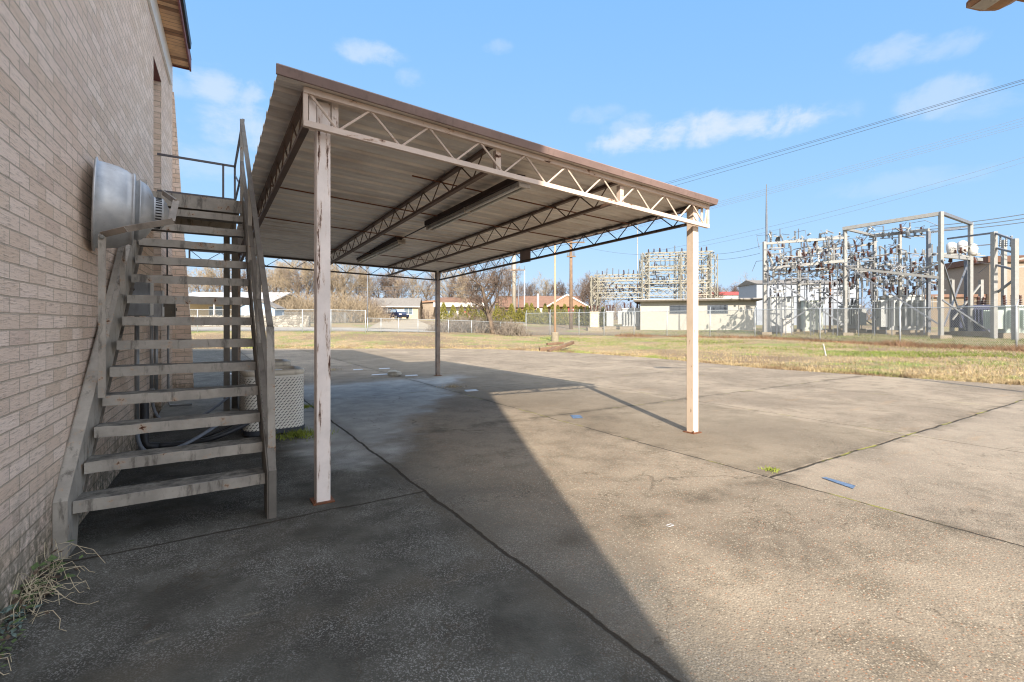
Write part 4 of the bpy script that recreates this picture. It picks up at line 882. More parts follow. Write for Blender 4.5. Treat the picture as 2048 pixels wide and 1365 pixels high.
# car
def car(L, label, col):
    o = thing('parked_car', L.o, label, 'car'); m_car = pm('car_paint', col, .25, metal=.3, var=.05, spec=.8); w = .9
    mb = MB(); prof = [(-2.2, .35), (-2.25, .8), (-1.9, 1.0), (-1.2, 1.08), (1.9, 1.1), (2.2, .95), (2.2, .35)]
    L.pr(mb, [(-w, y, z) for y, z in prof], (2*w, 0, 0)); mb.build('body', m_car, o, bevel=.06)
    mb = MB(); a = [(-.80, -1.25, 1.08), (.80, -1.25, 1.08), (.80, 2.0, 1.08), (-.80, 2.0, 1.08), (-.62, -.45, 1.66), (.62, -.45, 1.66), (.62, 1.55, 1.68), (-.62, 1.55, 1.68)]
    mb.add([L.p(*q) for q in a], [(0, 3, 2, 1), (4, 5, 6, 7), (0, 1, 5, 4), (1, 2, 6, 5), (2, 3, 7, 6), (3, 0, 4, 7)]); cb = mb.build('cabin', m_car, o, bevel=.05)
    mb = MB(); mb.add([L.p(*q) for q in [(-.70, -1.20, 1.14), (.70, -1.20, 1.14), (.58, -.52, 1.60), (-.58, -.52, 1.60)]], [(0, 1, 2, 3)])
    for s_ in (-1, 1): mb.add([L.p(*q) for q in [(s_*.80, -1.0, 1.14), (s_*.80, 1.75, 1.14), (s_*.665, 1.4, 1.58), (s_*.665, -.4, 1.58)]], [(0, 1, 2, 3) if s_ > 0 else (3, 2, 1, 0)])
    g = mb.build('glazing', pm('car_glass', '#8fa3b5', .08, var=.1, spec=.9), o); g.location = (g.location.x-L.y.x*.012, g.location.y-L.y.y*.012, .012)
    for x in (-.88, .88):
        for y in (-1.4, 1.35):
            mb = MB(); mb.lathe([(.33, -.11), (.35, -.08), (.35, .08), (.33, .11)], L.p(x, y, .34), L.x, 18); wh = mb.build('wheel', m_fan, o); mb = MB(); mb.lathe([(.2, -.115), (.2, .115)], L.p(x, y, .34), L.x, 12); mb.build('rim', m_galv, wh)
    for x in (-.62, .62): mb = MB(); L.box(mb, x-.2, x+.2, -2.27, -2.18, .72, .9); mb.build('headlight', m_whiteP, o)
    mb = MB(); L.box(mb, -.5, .5, -2.28, -2.2, .42, .6); mb.build('grille', m_fan, o)
    return o
LC = Loc(797, 78, .62); LC.o.z += .08
car(LC, 'dark blue hatchback parked on the driveway in front of the tan house', '#1f2a4a')
# flat tan building, shop with brown roof, gabled brown building
L = Loc(868, 92, 0); b = thing('flat_building', L.o, 'flat roofed tan building just left of the rear carport post', 'building')
mb = MB(); L.box(mb, -3.6, 3.4, 0, 6, -2, 3.1); mb.build('wall', m_tanwall, b); mb = MB(); L.pr(mb, [(-3.8, -.4, 3.0), (-3.8, 6, 3.0), (-3.8, 6, 3.3), (-3.8, -.4, 3.3)], (7.6, 0, .45)); mb.build('roof', m_brownwall, b); mb = MB(); L.box(mb, 1.1, 1.9, -.06, .02, .0, 1.5); mb.build('door', m_fan, b)
L = Loc(918, 90, 0); b = thing('shop_building', L.o, 'long low shop with brown roof and white fascia behind the arborvitae row', 'shop')
mb = MB(); L.box(mb, -4.0, 4.5, 0, 7, -2, 2.6); mb.build('wall', m_whiteP, b); mb = MB(); L.pr(mb, [(-4.6, -1.2, 3.1), (-4.6, 3.5, 4.3), (-4.6, 8, 3.1)], (9.6, 0, 0)); mb.build('roof', m_brownroof, b); mb = MB(); L.box(mb, -4.6, 5.0, -1.25, -1.2, 2.35, 3.1); mb.build('fascia', m_whiteP, b)
for x in (-2.6, .2, 2.6): window(L, b, x, x+1.6, 0, -.2, 1.7)
for k, (px, lab) in enumerate([(931, 'red vending machine at the shop front, taller one'), (945, 'red box at the shop front right of the taller red machine')]):
    q = Loc(px, 84, 0); o = thing('vending_machine', q.o, lab, 'machine'); mb = MB(); q.box(mb, -.5, .5, 0, .7, 0, 1.6-.5*k); mb.build('cabinet', m_redsign, o); mb = MB(); q.box(mb, -.35, .2, -.02, 0, .5, 1.3-.5*k); mb.build('panel', m_whiteP, o)
L = Loc(1085, 92, 0); b = thing('gabled_building', L.o, 'long brown gabled shop building with a red sign left of the switchyard', 'shop')
mb = MB(); L.box(mb, -8.6, 8.0, 0, 8, -2, 2.6); mb.build('wall', m_brownwall, b)
mb = MB(); L.pr(mb, [(-9, -.6, 2.5), (-9, 4, 4.9), (-9, 8.6, 2.5)], (16.6, 0, 0)); mb.build('roof', m_brownroof, b)
mb = MB(); L.pr(mb, [(.8, -1.6, 2.6), (4.5, -1.6, 4.75), (8.4, -1.6, 2.6)], (0, 3.4, 0)); gb = mb.build('gable', m_brownwall, b)
mb = MB(); mb.bar(L.p(.5, -1.7, 2.5), L.p(4.5, -1.7, 4.85), .12, .25); mb.bar(L.p(4.5, -1.7, 4.85), L.p(8.7, -1.7, 2.5), .12, .25); mb.build('bargeboard', m_whiteP, gb)
mb = MB(); L.box(mb, -8, .5, -.05, .02, -.5, 2.0); mb.build('shopfront_glass', pm('dark_shopfront', '#262a33', .3), b)
mb = MB(); L.box(mb, 4.7, 6.2, -1.75, -1.68, 1.7, 2.35); sg = mb.build('sign', m_redsign, b); mb = MB(); L.box(mb, 4.9, 5.9, -1.77, -1.75, 1.95, 2.1); mb.build('sign_stripe', m_whiteP, sg)
mb = MB(); L.box(mb, -1.2, .6, -.4, -.3, 1.5, 2.3); mb.build('sign', m_whiteP, b)
# red roofed white building and small metal building far behind the switchyard house
L = Loc(1465, 110, 0); b = thing('red_roof_building', L.o, 'white building with a red roof edge far behind the long switchyard building', 'building')
mb = MB(); L.box(mb, -5, 5.6, 0, 8, -1, 6.0); mb.build('wall', m_whiteP, b); mb = MB(); L.pr(mb, [(-5.2, -.3, 6.0), (-5.2, 8, 6.0), (-5.2, 8, 6.9), (-5.2, -.3, 6.7)], (11, 0, 0)); mb.build('roof', m_redsign, b)
window(L, b, 1, 2.6, 0, 2.2, 5); window(L, b, 3, 4.6, 0, 2.2, 5)
L = Loc(1560, 75, 0); b = thing('metal_building', L.o, 'blue grey metal building behind the switch frame', 'building')
mb = MB(); L.box(mb, -3.6, 12, 0, 6, -1, 6.4); mb.build('wall', pm('blue_grey_metal', '#8b929c', .5, var=.08), b); mb = MB(); L.pr(mb, [(-3.8, -.3, 6.4), (-3.8, 6.4, 6.4), (-3.8, 3, 7.2)], (16, 0, 0)); mb.build('roof', m_shingle, b)
# left: stone wall, blue shed, white roofed house
m_stone, t = newmat('rubble_stone'); P = t.n('ShaderNodeNewGeometry').outputs['Position']; sv = t.vm('MULTIPLY', P, (2.6, 2.6, 4.5))
v1_ = t.voro(sv, 1.0, out='Color'); ed = t.voro(sv, 1.0, 'DISTANCE_TO_EDGE'); c_ = t.mix(t.xyz(v1_)[0], lin('#6d6961'), lin('#a39e93')); c_ = t.mix(t.ss(ed, .06, .02), c_, lin('#5c564d')); t.out(c_, .9, nrm=t.bump(ed, .8, .1))
A, B = stand(330, 44.3), stand(617, 44.6); d = (B-A); mb = MB(); nn = Vector((ST, CT, 0))*.45; n = 40; R = random.Random(9)
vs = []; fs = []
for k in range(n+1):
    q = A.lerp(B, k/n); z0 = terr(q.x, q.y)-.2; z1 = 1.21+.98+R.uniform(-.05, .05); vs += [(q.x, q.y, z0), (q.x, q.y, z1), (q.x+nn.x, q.y+nn.y, z1), (q.x+nn.x, q.y+nn.y, z0)]
for k in range(n):
    for j in range(4): fs.append((k*4+j, k*4+(j+1) % 4, (k+1)*4+(j+1) % 4, (k+1)*4+j))
fs += [(0, 1, 2, 3), (n*4+3, n*4+2, n*4+1, n*4)]
mb.add(vs, fs); tag(mb.build('stone_wall', m_stone, origin=A), 'rough rubble stone retaining wall across the road, seen through the stair', 'stone wall')
L = Loc(515, 50, .15); b = thing('garden_shed', L.o, 'pale blue garden shed with white trim above the stone wall', 'shed')
mb = MB(); L.box(mb, -2.0, 1.7, 0, 3, -.5, 1.75); L.pr(mb, [(-2.0, 0, 1.75), (1.7, 0, 1.75), (-.15, 0, 2.6)], (0, 3, 0)); mb.build('wall', m_blue, b)
mb = MB(); L.pr(mb, [(-2.2, -.2, 1.62), (-.15, -.2, 2.6), (1.9, -.2, 1.62), (1.9, -.2, 1.74), (-.15, -.2, 2.74), (-2.2, -.2, 1.74)], (0, 3.4, 0)); mb.build('roof', m_shingle, b)
mb = MB(); L.box(mb, -.75, .75, -.05, .0, -.1, 1.5); mb.build('door', m_whiteP, b)
L = Loc(480, 58, 0); b = thing('white_roof_house', L.o, 'low house with a long white metal roof and porch posts seen between treads', 'house')
mb = MB(); L.box(mb, -8, 3.2, 2.2, 8, -.6, 2.5); mb.build('wall', m_siding, b); mb = MB(); L.pr(mb, [(-8.6, -.4, 2.45), (-8.6, 4.5, 3.9), (-8.6, 9, 2.45), (-8.6, 4.5, 3.7), ], (12.6, 0, 0)); mb.build('roof', m_metalroof, b)
for x in (-6, -3, 0, 2, 3.6): mb = MB(); L.box(mb, x-.07, x+.07, -.2, -.06, -.3, 2.5); mb.build('porch_post', m_whiteP, b)
window(L, b, -5, -3.4, 2.2, .9, 2.0); window(L, b, -1.6, -.2, 2.2, .9, 2.0)
# ------------------------------------------------------------------ switchyard
m_steel = pm('pale_galvanised', '#8e8d89', .5, metal=.15, var=.12); m_steel2 = pm('weathered_lattice', '#8f8a7b', .6, var=.15); m_steeld = pm('dark_galvanised', '#6d7076', .5, metal=.2, var=.15); m_ins = pm('brown_porcelain', '#4f342b', .3, var=.2); m_insg = pm('grey_porcelain', '#6f7478', .35, var=.2); m_inso = pm('red_brown_glaze', '#5d4038', .3, var=.2); m_tank = pm('pale_grey_tank', '#a0a3a2', .45, var=.08); m_concr = pm('plinth_concrete', '#867b69', .9, var=.15); m_navy = pm('navy_tank', '#2d3350', .5, var=.2)
def ins_mesh(name, mat, h=.55, r=.13, n=6):
    pr_ = [(.05, 0)]; k = 5
    for i in range(k): z = .06+i*(h-.1)/k; pr_ += [(.05, z), (r*(1-.06*i), z+.015), (.05, z+.05)]
    pr_ += [(.07, h-.04), (.07, h)]
    mb = MB(); mb.lathe(pr_, (0, 0, 0), (0, 0, 1), n); me = bpy.data.meshes.new(name); me.from_pydata(mb.v, [], mb.f); me.materials.append(mat); return me
IM = [ins_mesh('insulator', m_ins), ins_mesh('insulator', m_insg, .7, .10), ins_mesh('insulator', m_inso, .5, .16), ins_mesh('insulator', m_insg, .45, .17)]
def insul(root, p, k=0, tilt=(0, 0), s_=1):
    o = bpy.data.objects.new('insulator', IM[k]); COL.objects.link(o); o.parent = root; o.location = Vector(p)-wloc(root); o.rotation_euler = (tilt[0], tilt[1], 0); o.scale = (s_,)*3; return o
def lattice(mb, a, b, w, h, bay, t_=.07, sx=None):
    """box lattice between a and b with section w x h"""
    a, b = Vector(a), Vector(b); d = (b-a); L = d.length; d.normalize(); u = Vector((0, 0, 1)) if abs(d.z) < .9 else Vector((CT, -ST, 0)); s_ = d.cross(u).normalized(); u = s_.cross(d)
    cs = [s_*w/2*i+u*h/2*j for i, j in ((-1, -1), (1, -1), (1, 1), (-1, 1))]
    for c in cs: mb.bar(a+c, b+c, t_, t_)
    n = max(1, round(L/bay))
    for k in range(n):
        p, q = a+d*L*k/n, a+d*L*(k+1)/n
        for i in range(4):
            c1_, c2_ = cs[i], cs[(i+1) % 4]
            if k % 2: c1_, c2_ = c2_, c1_
            mb.bar(p+c1_, q+c2_, t_*.6, t_*.6)
# left lattice frame
L = Loc(1290, 58, -.22); lf = thing('lattice_switch_frame', L.o, 'yellowish lattice steel switch frame stepping up in height, left of the sunlit carport post', 'switch frame')
HT, HS = 9.0, 6.4; X0, X1, X2, X3 = -6.0, 0, 4.3, 7.6
for x, h in ((X0, HS), (X1, HT), (X2, HT), (X3, HT-.4)):
    for y in (0, 5):
        mb = MB(); lattice(mb, L.p(x, y, 0), L.p(x, y, h), .75, .75, .95, .085); mb.build('lattice_column', m_steel2, lf)
        mb = MB(); L.box(mb, x-.55, x+.55, y-.55, y+.55, -.4, .12); mb.build('footing', m_concr, lf)
for y in (0, 5):
    for (xa, xb, z, hh) in ((X0, X1, HS-.1, .35), (X0, X1, 5.3, .8), (X0, X1, 4.0, .6), (X1, X3, HT-.2, .35), (X1, X3, 7.15, .4), (X1, X3, 4.35, .8), (X1, X3, 5.5, .3)):
        mb = MB(); lattice(mb, L.p(xa, y, z), L.p(xb, y, z), .45, hh, .8, .075); mb.build('lattice_beam', m_steel2, lf)
for x, h in ((X0, HS), (X1, HT), (X3, HT)):
    mb = MB(); lattice(mb, L.p(x, 0, h-.3), L.p(x, 5, h-.3), .35, .35, .9, .06); mb.build('lattice_beam', m_steel2, lf)
nI = 0; R = random.Random(4)
for (xa, xb, z, st, kk) in ((X0, X1, HS+.08, .62, 1), (X1, X3, HT, .75, 2), (X1, X3, 7.4, .6, 1), (X0, X1, 4.75, .75, 0), (X1, X3, 5.7, .6, 3), (X0, X1, 3.2, .9, 3)):
    for y in (-.1, 5):
        x = xa+.4
        while x < xb-.1 and nI < 98:
            insul(lf, L.p(x, y+R.uniform(-.25, .25), z), kk if R.random() < .75 else R.randrange(4), (R.uniform(-.06, .06), R.uniform(-.06, .06)), R.uniform(.8, 1.15)); nI += 1; x += st*R.uniform(.8, 1.2)
mb = MB()
for k in range(46):
    x = R.uniform(X0, X3); z = R.choice([3.3, 4.6, 5.6, 6.2] if x < 0 else [5.0, 5.9, 7.3, 8.2]); y = R.uniform(-.3, 5.2); mb.tube([L.p(x, y, z), L.p(x+R.uniform(-.5, .5), y+R.uniform(-1, 1), z+R.uniform(-.5, .2)), L.p(x+R.uniform(-1, 1), y, z-R.uniform(.2, 1.2))], .022, 4)
tag(mb.build('jumper_wires', m_steeld, lf), kind='stuff')
mb = MB()
for k in range(30):
    x = R.uniform(X0+.3, X3-.5); z = R.choice([4.5, 5.0, 5.8] if x < 0 else [5.2, 5.9, 6.3, 7.6]); y = R.choice([0, 1.5, 3.2, 5]); mb.bar(L.p(x, y, z), L.p(x+R.uniform(-.5, .6), y, z+R.uniform(.1, .5)), .12, .09); mb.bar(L.p(x, y, z), L.p(x+.8, y, z), .07, .07)
tag(mb.build('switch_blades', m_steel2, lf), kind='stuff')
mb = MB()
for k in range(170):
    x = R.uniform(X0+.2, X3-.2); z = R.gauss(4.6, .55) if x < 0 else R.gauss(5.6, .6); p = L.p(x, R.uniform(0, 5), z)
    if k % 2: mb.lathe([(.06, 0), (.15, .05), (.06, .12), (.15, .17), (.06, .24), (.05, .5)], p, (R.uniform(-1, 1), R.uniform(-1, 1), 1), 6)
    else: mb.bar(p, p+Vector((R.uniform(-.6, .6), R.uniform(-.6, .6), R.uniform(-.3, .3))), .09, .09)
tag(mb.build('switch_gear', m_steeld, lf), kind='stuff')
def transformer(px, Z, w, dp, h, label, mat=m_tank, fins=True, yaw=0, nb=3, ins=0):
    L = Loc(px, Z, yaw); o = thing('transformer', L.o, label, 'transformer'); mb = MB(); L.box(mb, -w/2, w/2, 0, dp, .35, h); mb.build('tank', mat, o, bevel=.03)
    mb = MB(); L.box(mb, -w/2-.06, w/2+.06, -.06, dp+.06, h, h+.12); mb.build('lid', mat, o)
    if fins:
        for s0, s1 in ((-w/2-.5, -w/2-.02), (w/2+.02, w/2+.5)):
            mb = MB()
            for k in range(7): y = .1+(dp-.25)*k/6; L.box(mb, s0, s1, y, y+.07, .6, h*.92)
            mb.build('radiator', mat, o)
        mb = MB()
        for k in range(6): x = -w/2+.12+(w-.32)*k/5; L.box(mb, x, x+.06, -.42, -.02, .65, h*.9)
        mb.build('radiator', mat, o)
    mb = MB(); L.box(mb, -w/2-.3, w/2+.3, -.3, dp+.3, -.3, .34); mb.build('plinth', m_concr, o)
    for k in range(nb):
        p = L.p(-w*.35+w*.7*k/max(1, nb-1), dp*.4, h+.11); insul(o, p, ins, (0, (k-1)*.18), 1.25)
    return o
transformer(1262, 55, 1.9, 1.6, 2.3, 'white finned transformer beneath the taller end of the lattice frame', yaw=-.2)
transformer(1313, 54, 1.1, 1.1, 2.0, 'narrow pinkish white transformer with rounded ribs right of the white finned one', pm('pinkish_tank', '#d6c6c6', .5), yaw=-.2)
transformer(1220, 56, .8, .8, 2.0, 'small white cabinet transformer under the lower lattice bay', fins=False, yaw=-.2)
o = transformer(1189, 52, .9, .7, 1.9, 'cream pole mounted transformer box at the lattice frame corner', pm('cream_tank', '#d5c7a5', .5), False)
# long control building
L = Loc(1512, 50, -.30); b = thing('control_building', L.o, 'long low cream block building with dark strip windows behind the fence', 'building')
mb = MB(); mb.prism([L.p(*q) for q in [(-11.5, 0, -.4), (0, 0, -.4), (0, 0, 3.05), (-11.5, 0, 3.05)]], L.y*7); mb.build('wall', m_lcream, b)
mb = MB(); L.box(mb, -12.2, .5, -.75, 7.6, 3.05, 3.22); rf = mb.build('roof', pm('dark_roof_edge', '#5b5348', .7), b)
mb = MB(); L.box(mb, -12.1, .4, -.7, 7.5, 3.222, 3.28); mb.build('roof_deck', m_metalroof, rf)
for x0, x1 in ((-8.4, -6.6), (-4.6, -2.7)): mb = MB(); L.box(mb, x0-.06, x1+.06, -.05, .02, 1.7, 2.62); f_ = mb.build('window', m_steeld, b); mb = MB(); L.box(mb, x0, x1, -.07, -.05, 1.76, 2.56); mb.build('pane', pm('dark_glass', '#3a4149', .12, spec=.9), f_)
mb = MB(); L.box(mb, -1.05, -.7, -.06, .0, 2.15, 2.45); mb.build('vent', m_steel, b)
for px, Z, w, d_, h, lab, mt in [(1543, 41, .55, .5, 2.6, 'tall thin white cabinet at the corner of the long cream building', m_whiteP), (1564, 40, 1.75, 1.0, 2.95, 'big pale grey metal cabinet under the left column of the switch frame', m_tank), (1575, 38.5, .6, .5, 1.2, 'low white cabinet on the plinth beside the big pale grey cabinet', m_whiteP), (1627, 42, 1.5, 1.0, 2.7, 'pale green grey cabinet standing below the left bay of the switch frame', pm('pale_green_grey', '#b5bcb2', .5, var=.06))]:
    L = Loc(px, Z, -.25); o = thing('equipment_cabinet', L.o, lab, 'cabinet'); mb = MB(); L.box(mb, -w/2, w/2, 0, d_, .1, h); mb.build('cabinet', mt, o, bevel=.02); mb = MB(); L.box(mb, -w/2-.1, w/2+.1, -.1, d_+.1, -.3, .1); mb.build('plinth', m_concr, o)
    mb = MB(); L.box(mb, -w/2+.06, w/2-.06, -.025, 0, .2, h-.12); dr = mb.build('door', mt, o); mb = MB(); L.box(mb, w*.3, w*.36, -.06, -.025, h*.45, h*.55); mb.build('handle', m_steeld, dr)
    mb = MB(); L.box(mb, -w/2-.05, w/2+.05, -.06, d_+.05, h, h+.06); mb.build('lid', mt, o)
# right switch frame
sf = thing('switch_frame', stand(1700, 37), 'big grey tubular steel switch frame crowded with insulators and bus bars behind the tall fence', 'switch frame')
def zpx(py, Z): return CH-(py-HZ)/F*Z
colmb = []
def column(px, Z, top, w=.21, mat=m_steel):
    b = stand(px, Z); mb = MB(); mb.bar(b-Vector((0, 0, .2)), (b.x, b.y, zpx(top, Z)), w, w, up=(CT, -ST, 0)); mb.build('column', mat, sf)
    mb = MB(); mb.bar(b-Vector((0, 0, .4)), b+Vector((0, 0, .22)), .75, .75, up=(CT, -ST, 0)); mb.build('footing', m_concr, sf)
def beam(p, q, w=.2, mat=m_steel, nm='beam'): mb = MB(); mb.bar(p, q, w, w); mb.build(nm, mat, sf)
for c in [(1529, 38, 484), (1597, 43, 500), (1690, 36, 455), (1749, 41, 470), (1882, 31.5, 424), (1857, 36, 463, .2, m_steeld), (1941, 34.5, 446), (1935, 38, 520, .3, m_steeld), (1904, 37, 560), (1962, 36, 560), (1640, 41, 560, .14), (1715, 40, 520, .14), (1660, 43, 540, .14, m_rustrod), (1800, 37, 470, .16)]: column(*c)
beam(at(1686, 458, 36), at(1884, 427, 31.5), .24); beam(at(1884, 427, 31.5), at(1942, 448, 34.5), .2, m_steeld); beam(at(1740, 474, 41), at(1858, 460, 36), .2)
beam(at(1690, 458, 36), at(1749, 472, 41), .18); beam(at(1857, 466, 36), at(1941, 452, 38), .16, m_steeld)
beam(at(1529, 488, 38), at(1690, 476, 36), .16); beam(at(1529, 538, 38), at(1690, 522, 36), .2); beam(at(1529, 538, 38), at(1597, 545, 43), .16); beam(at(1597, 508, 43), at(1749, 488, 41), .16); beam(at(1597, 545, 43), at(1749, 530, 41), .18)
beam(at(1690, 536, 36), at(1882, 556, 31.5), .16); beam(at(1749, 540, 41), at(1904, 560, 37), .16); beam(at(1882, 512, 31.5), at(1962, 520, 36), .22)
for a, b_ in [((1531, 546, 37.8), (1690, 652, 36)), ((1597, 552, 43), (1745, 650, 41)), ((1692, 532, 35.9), (1876, 648, 31.5)), ((1690, 575, 36.2), (1572, 646, 38)), ((1884, 520, 31.3), (1930, 660, 33.5)), ((1935, 530, 36), (1888, 652, 31.8)), ((1884, 600, 31.4), (1985, 668, 31.5)), ((1760, 560, 40), (1850, 640, 38)), ((1857, 560, 36), (1750, 640, 38))]: beam(at(*a), at(*b_), .085, m_steeld, 'brace')
for a, b_ in [((1535, 505, 38), (1550, 536, 38)), ((1690, 520, 36), (1632, 545, 37)), ((1660, 500, 37), (1675, 525, 36.5)), ((1795, 560, 34), (1890, 520, 31.6)), ((1905, 640, 35), (1960, 570, 35)), ((1560, 500, 38), (1562, 535, 37.6)), ((1600, 498, 37.5), (1602, 530, 37.2)), ((1636, 494, 37), (1638, 528, 36.7)), ((1668, 490, 36.5), (1668, 524, 36.3))]: beam(at(*a), at(*b_), .10, m_steel, 'brace')
R = random.Random(8); nI = 0; jm = MB(); bl = MB()
rows = [((1536, 486, 38), (1686, 474, 36), 12, 1), ((1540, 537, 38), (1686, 522, 36), 13, 0), ((1600, 507, 43), (1745, 487, 41), 11, 0), ((1600, 545, 42), (1745, 529, 41), 11, 3), ((1560, 520, 40), (1720, 505, 38.5), 11, 0), ((1700, 520, 38), (1800, 505, 37), 9, 2), ((1700, 555, 38), (1860, 545, 35.5), 12, 0), ((1760, 478, 39), (1850, 470, 36.5), 7, 3), ((1895, 510, 33), (1955, 512, 35), 6, 2), ((1725, 472, 40), (1830, 462, 37.5), 6, 1)]
for a, b_, n, k in rows:
    A, B = at(*a), at(*b_); rb = MB(); rb.tube([A, B], .035, 5); rb.build('bus_bar', m_steeld, sf)
    for i in range(n):
        p = A.lerp(B, (i+.5)/n)+Vector((0, 0, .03)); up_ = R.random() < .62; s_ = R.uniform(.8, 1.15); insul(sf, p-(Vector((0, 0, 0)) if up_ else Vector((0, 0, .55))), k if R.random() < .7 else R.randrange(4), (R.uniform(-.08, .08), R.choice((0, 0, 0, .5, -.5))), s_); nI += 1
        q = p+Vector((R.uniform(-.5, .5), R.uniform(-1.5, 1.5), (.62 if up_ else -.65))); jm.tube([p+Vector((0, 0, .6 if up_ else -.55)), q, q+Vector((R.uniform(-.9, .9), R.uniform(-1, 1), R.uniform(-1.1, -.2)))], .02, 4)
        if R.random() < .75: bl.bar(p+Vector((0, 0, .3)), p+Vector((R.uniform(-.5, .5), R.uniform(-.6, .6), R.uniform(.05, .75))), .11, .08); bl.bar(p, p+Vector((CT*.7, -ST*.7, R.uniform(-.2, .2))), .08, .08)
gear = [MB(), MB(), MB()]
fx_ = (at(1690, HZ, 36)-at(1529, HZ, 38)).normalized(); fy_ = Vector((-fx_.y, fx_.x, 0)); fz_ = Vector((0, 0, 1))
for i in range(760):
    px = R.uniform(1536, 1878); lo_ = 496 if px < 1690 else 508; py = min(606, max(lo_, R.gauss(548, 28))); p = at(px, py, R.uniform(35.5, 46)); k = R.choices((0, 1, 2), (4, 3, 5))[0]; ax_ = R.choices((fx_, fy_, fz_), (4, 4, 5))[0]; L_ = R.uniform(.3, 1.5)
    if i % 3: gear[0 if k == 1 else k].bar(p-ax_*L_/2, p+ax_*L_/2, R.uniform(.04, .10), R.uniform(.04, .09))
    else: gear[k].lathe([(.05, 0), (.12, .04), (.05, .09), (.12, .13), (.05, .18), (.12, .22), (.05, .28), (.11, .32), (.05, .37), (.05, .45)], p, ax_ if ax_ is not fx_ else (fz_+fx_*R.uniform(-.4, .4)), 6)
for g_, m_ in zip(gear, (m_steeld, m_ins, m_steel)): tag(g_.build('switch_gear', m_, sf), kind='stuff')
for i in range(40):
    p = at(R.uniform(1540, 1870), R.uniform(555, 650), R.uniform(35, 42)); g = terr(p.x, p.y); jm.tube([(p.x, p.y, g), (p.x, p.y, R.uniform(2.2, 5.2))], .03, 5)
tag(jm.build('jumper_wires', m_steeld, sf), kind='stuff'); tag(bl.build('switch_blades', m_steel, sf), kind='stuff')
for px, py in ((1903, 497), (1925, 494), (1945, 500)):
    mb = MB(); p = at(px, py, 34.5); mb.lathe([(.1, -.45), (.26, -.38), (.30, 0), (.28, .3), (.15, .42)], p, (.2, .1, 1), 14); mb.build('recloser', m_whiteP, sf, smooth=True)
for px in (1540, 1560, 1597): mb = MB(); p = at(px, 486, 38); mb.bar(p, p+Vector((0, 0, 1.1 if px != 1540 else 1.0)), .05); mb.build('lightning_spike', m_steeld, sf)
for px, Z in ((1533, 38.2),):
    p = stand(px, Z); mb = MB(); mb.tube([p, (p.x, p.y, zpx(440, Z)), (p.x, p.y, zpx(369, Z))], [.09, .08, .03], 8); tag(mb.build('lightning_mast', m_steeld, origin=p), 'tall thin lightning mast rising beside the left column of the switch frame', 'mast')
# second portal at the right edge
sp2 = thing('steel_portal', stand(2008, 32), 'smaller square steel portal at the right edge behind the tall fence', 'portal frame')
for px, Z, top in ((1988, 31, 464), (2030, 29.5, 478), (2008, 36, 480)):
    b = stand(px, Z); mb = MB(); mb.bar(b, (b.x, b.y, zpx(top, Z)), .24, .24, up=(CT, -ST, 0)); mb.build('column', m_steel, sp2)
for a, b_ in [((1988, 466, 31), (2030, 481, 29.5)), ((1988, 466, 31), (1895, 478, 34)), ((1990, 496, 31), (2030, 506, 29.5)), ((1990, 530, 31), (2030, 540, 29.5)), ((2030, 520, 29.6), (2150, 500, 29)), ((2030, 535, 29.6), (2150, 525, 29)), ((1995, 585, 31), (2028, 560, 29.6))]: mb = MB(); mb.bar(at(*a), at(*b_), .11); mb.build('beam', m_steeld if a[0] < 2000 else m_steel, sp2)
for px in (2000, 2012, 2022): insul(sp2, at(px, 494, 30.5), 1, (0, .2))
# more ground equipment
def big(px, Z, w, dp, h, lab, mat, ins): return transformer(px, Z, w, dp, h, lab, mat, True, -.25, 4, ins)
big(1812, 37, 2.2, 1.6, 2.9, 'largest pale transformer with brown bushings in the middle of the switch frame', m_tank, 0)
big(1704, 41, 1.2, 1.0, 2.2, 'pale transformer seen right of the front switch frame column', m_tank, 3)
big(1960, 34.5, 1.3, 1.2, 2.1, 'dark navy transformer behind the diamond mesh near the right edge', m_navy, 2)
big(2044, 31, 1.7, 1.3, 2.0, 'pale green transformer cut by the right edge of the view', pm('pale_green_tank', '#aab5ad', .5, var=.06), 0)
L = Loc(2075, 62, -.2); b = thing('brick_warehouse', L.o, 'tall tan warehouse with a dark brown roof edge at the far right', 'building')
mb = MB(); L.box(mb, -5.2, 14, 0, 10, -1, 8.4); mb.build('wall', m_tanwall, b); mb = MB(); L.box(mb, -5.6, 14.3, -.4, 10.4, 8.4, 9.2); mb.build('roof', pm('brown_roof_edge', '#5e4334', .8), b)
L = Loc(1935, 64, -.1); b = thing('low_building', L.o, 'low brown building behind the right part of the switch frame', 'building')
mb = MB(); L.box(mb, -5.5, 4, 0, 8, -1, 3.9); mb.build('wall', pm('ochre_wall', '#776a59', .85, var=.15), b); mb = MB(); L.box(mb, -5.8, 4.3, -.3, 8.3, 3.9, 4.3); mb.build('roof', m_brownroof, b)

# ------------------------------------------------------------------ poles and wires
m_pole = pm('wood_pole', '#7a6450', .9, var=.25, scale=2); m_poleg = pm('grey_wood_pole', '#a2998b', .9, var=.2, scale=2); m_polet = pm('tan_steel_pole', '#a98a70', .6, var=.12)
def upole(px, top, Z, r, mat, label, arms=(), name='utility_pole', cat='utility pole'):
    b = stand(px, Z); zt = zpx(top, Z); o = thing(name, b, label, cat); mb = MB(); mb.tube([b-Vector((0, 0, .2)), (b.x, b.y, zt)], [r, r*.72], 10); mb.build('pole', mat, o, smooth=True); sx = Vector((CT, -ST, 0))
    for (py, wl, wr) in arms:
        z = zpx(py, Z); c = Vector((b.x, b.y, z))-Vector((ST, CT, 0))*r; mb = MB(); mb.bar(c-sx*wl, c+sx*wr, .12, .14); mb.build('crossarm', m_pole, o)
        for u in (-wl+.1, -wl*.5, wr*.5, wr-.1): insul(o, c+sx*u+Vector((0, 0, .07)), 1, (0, 0), .7)
    return o
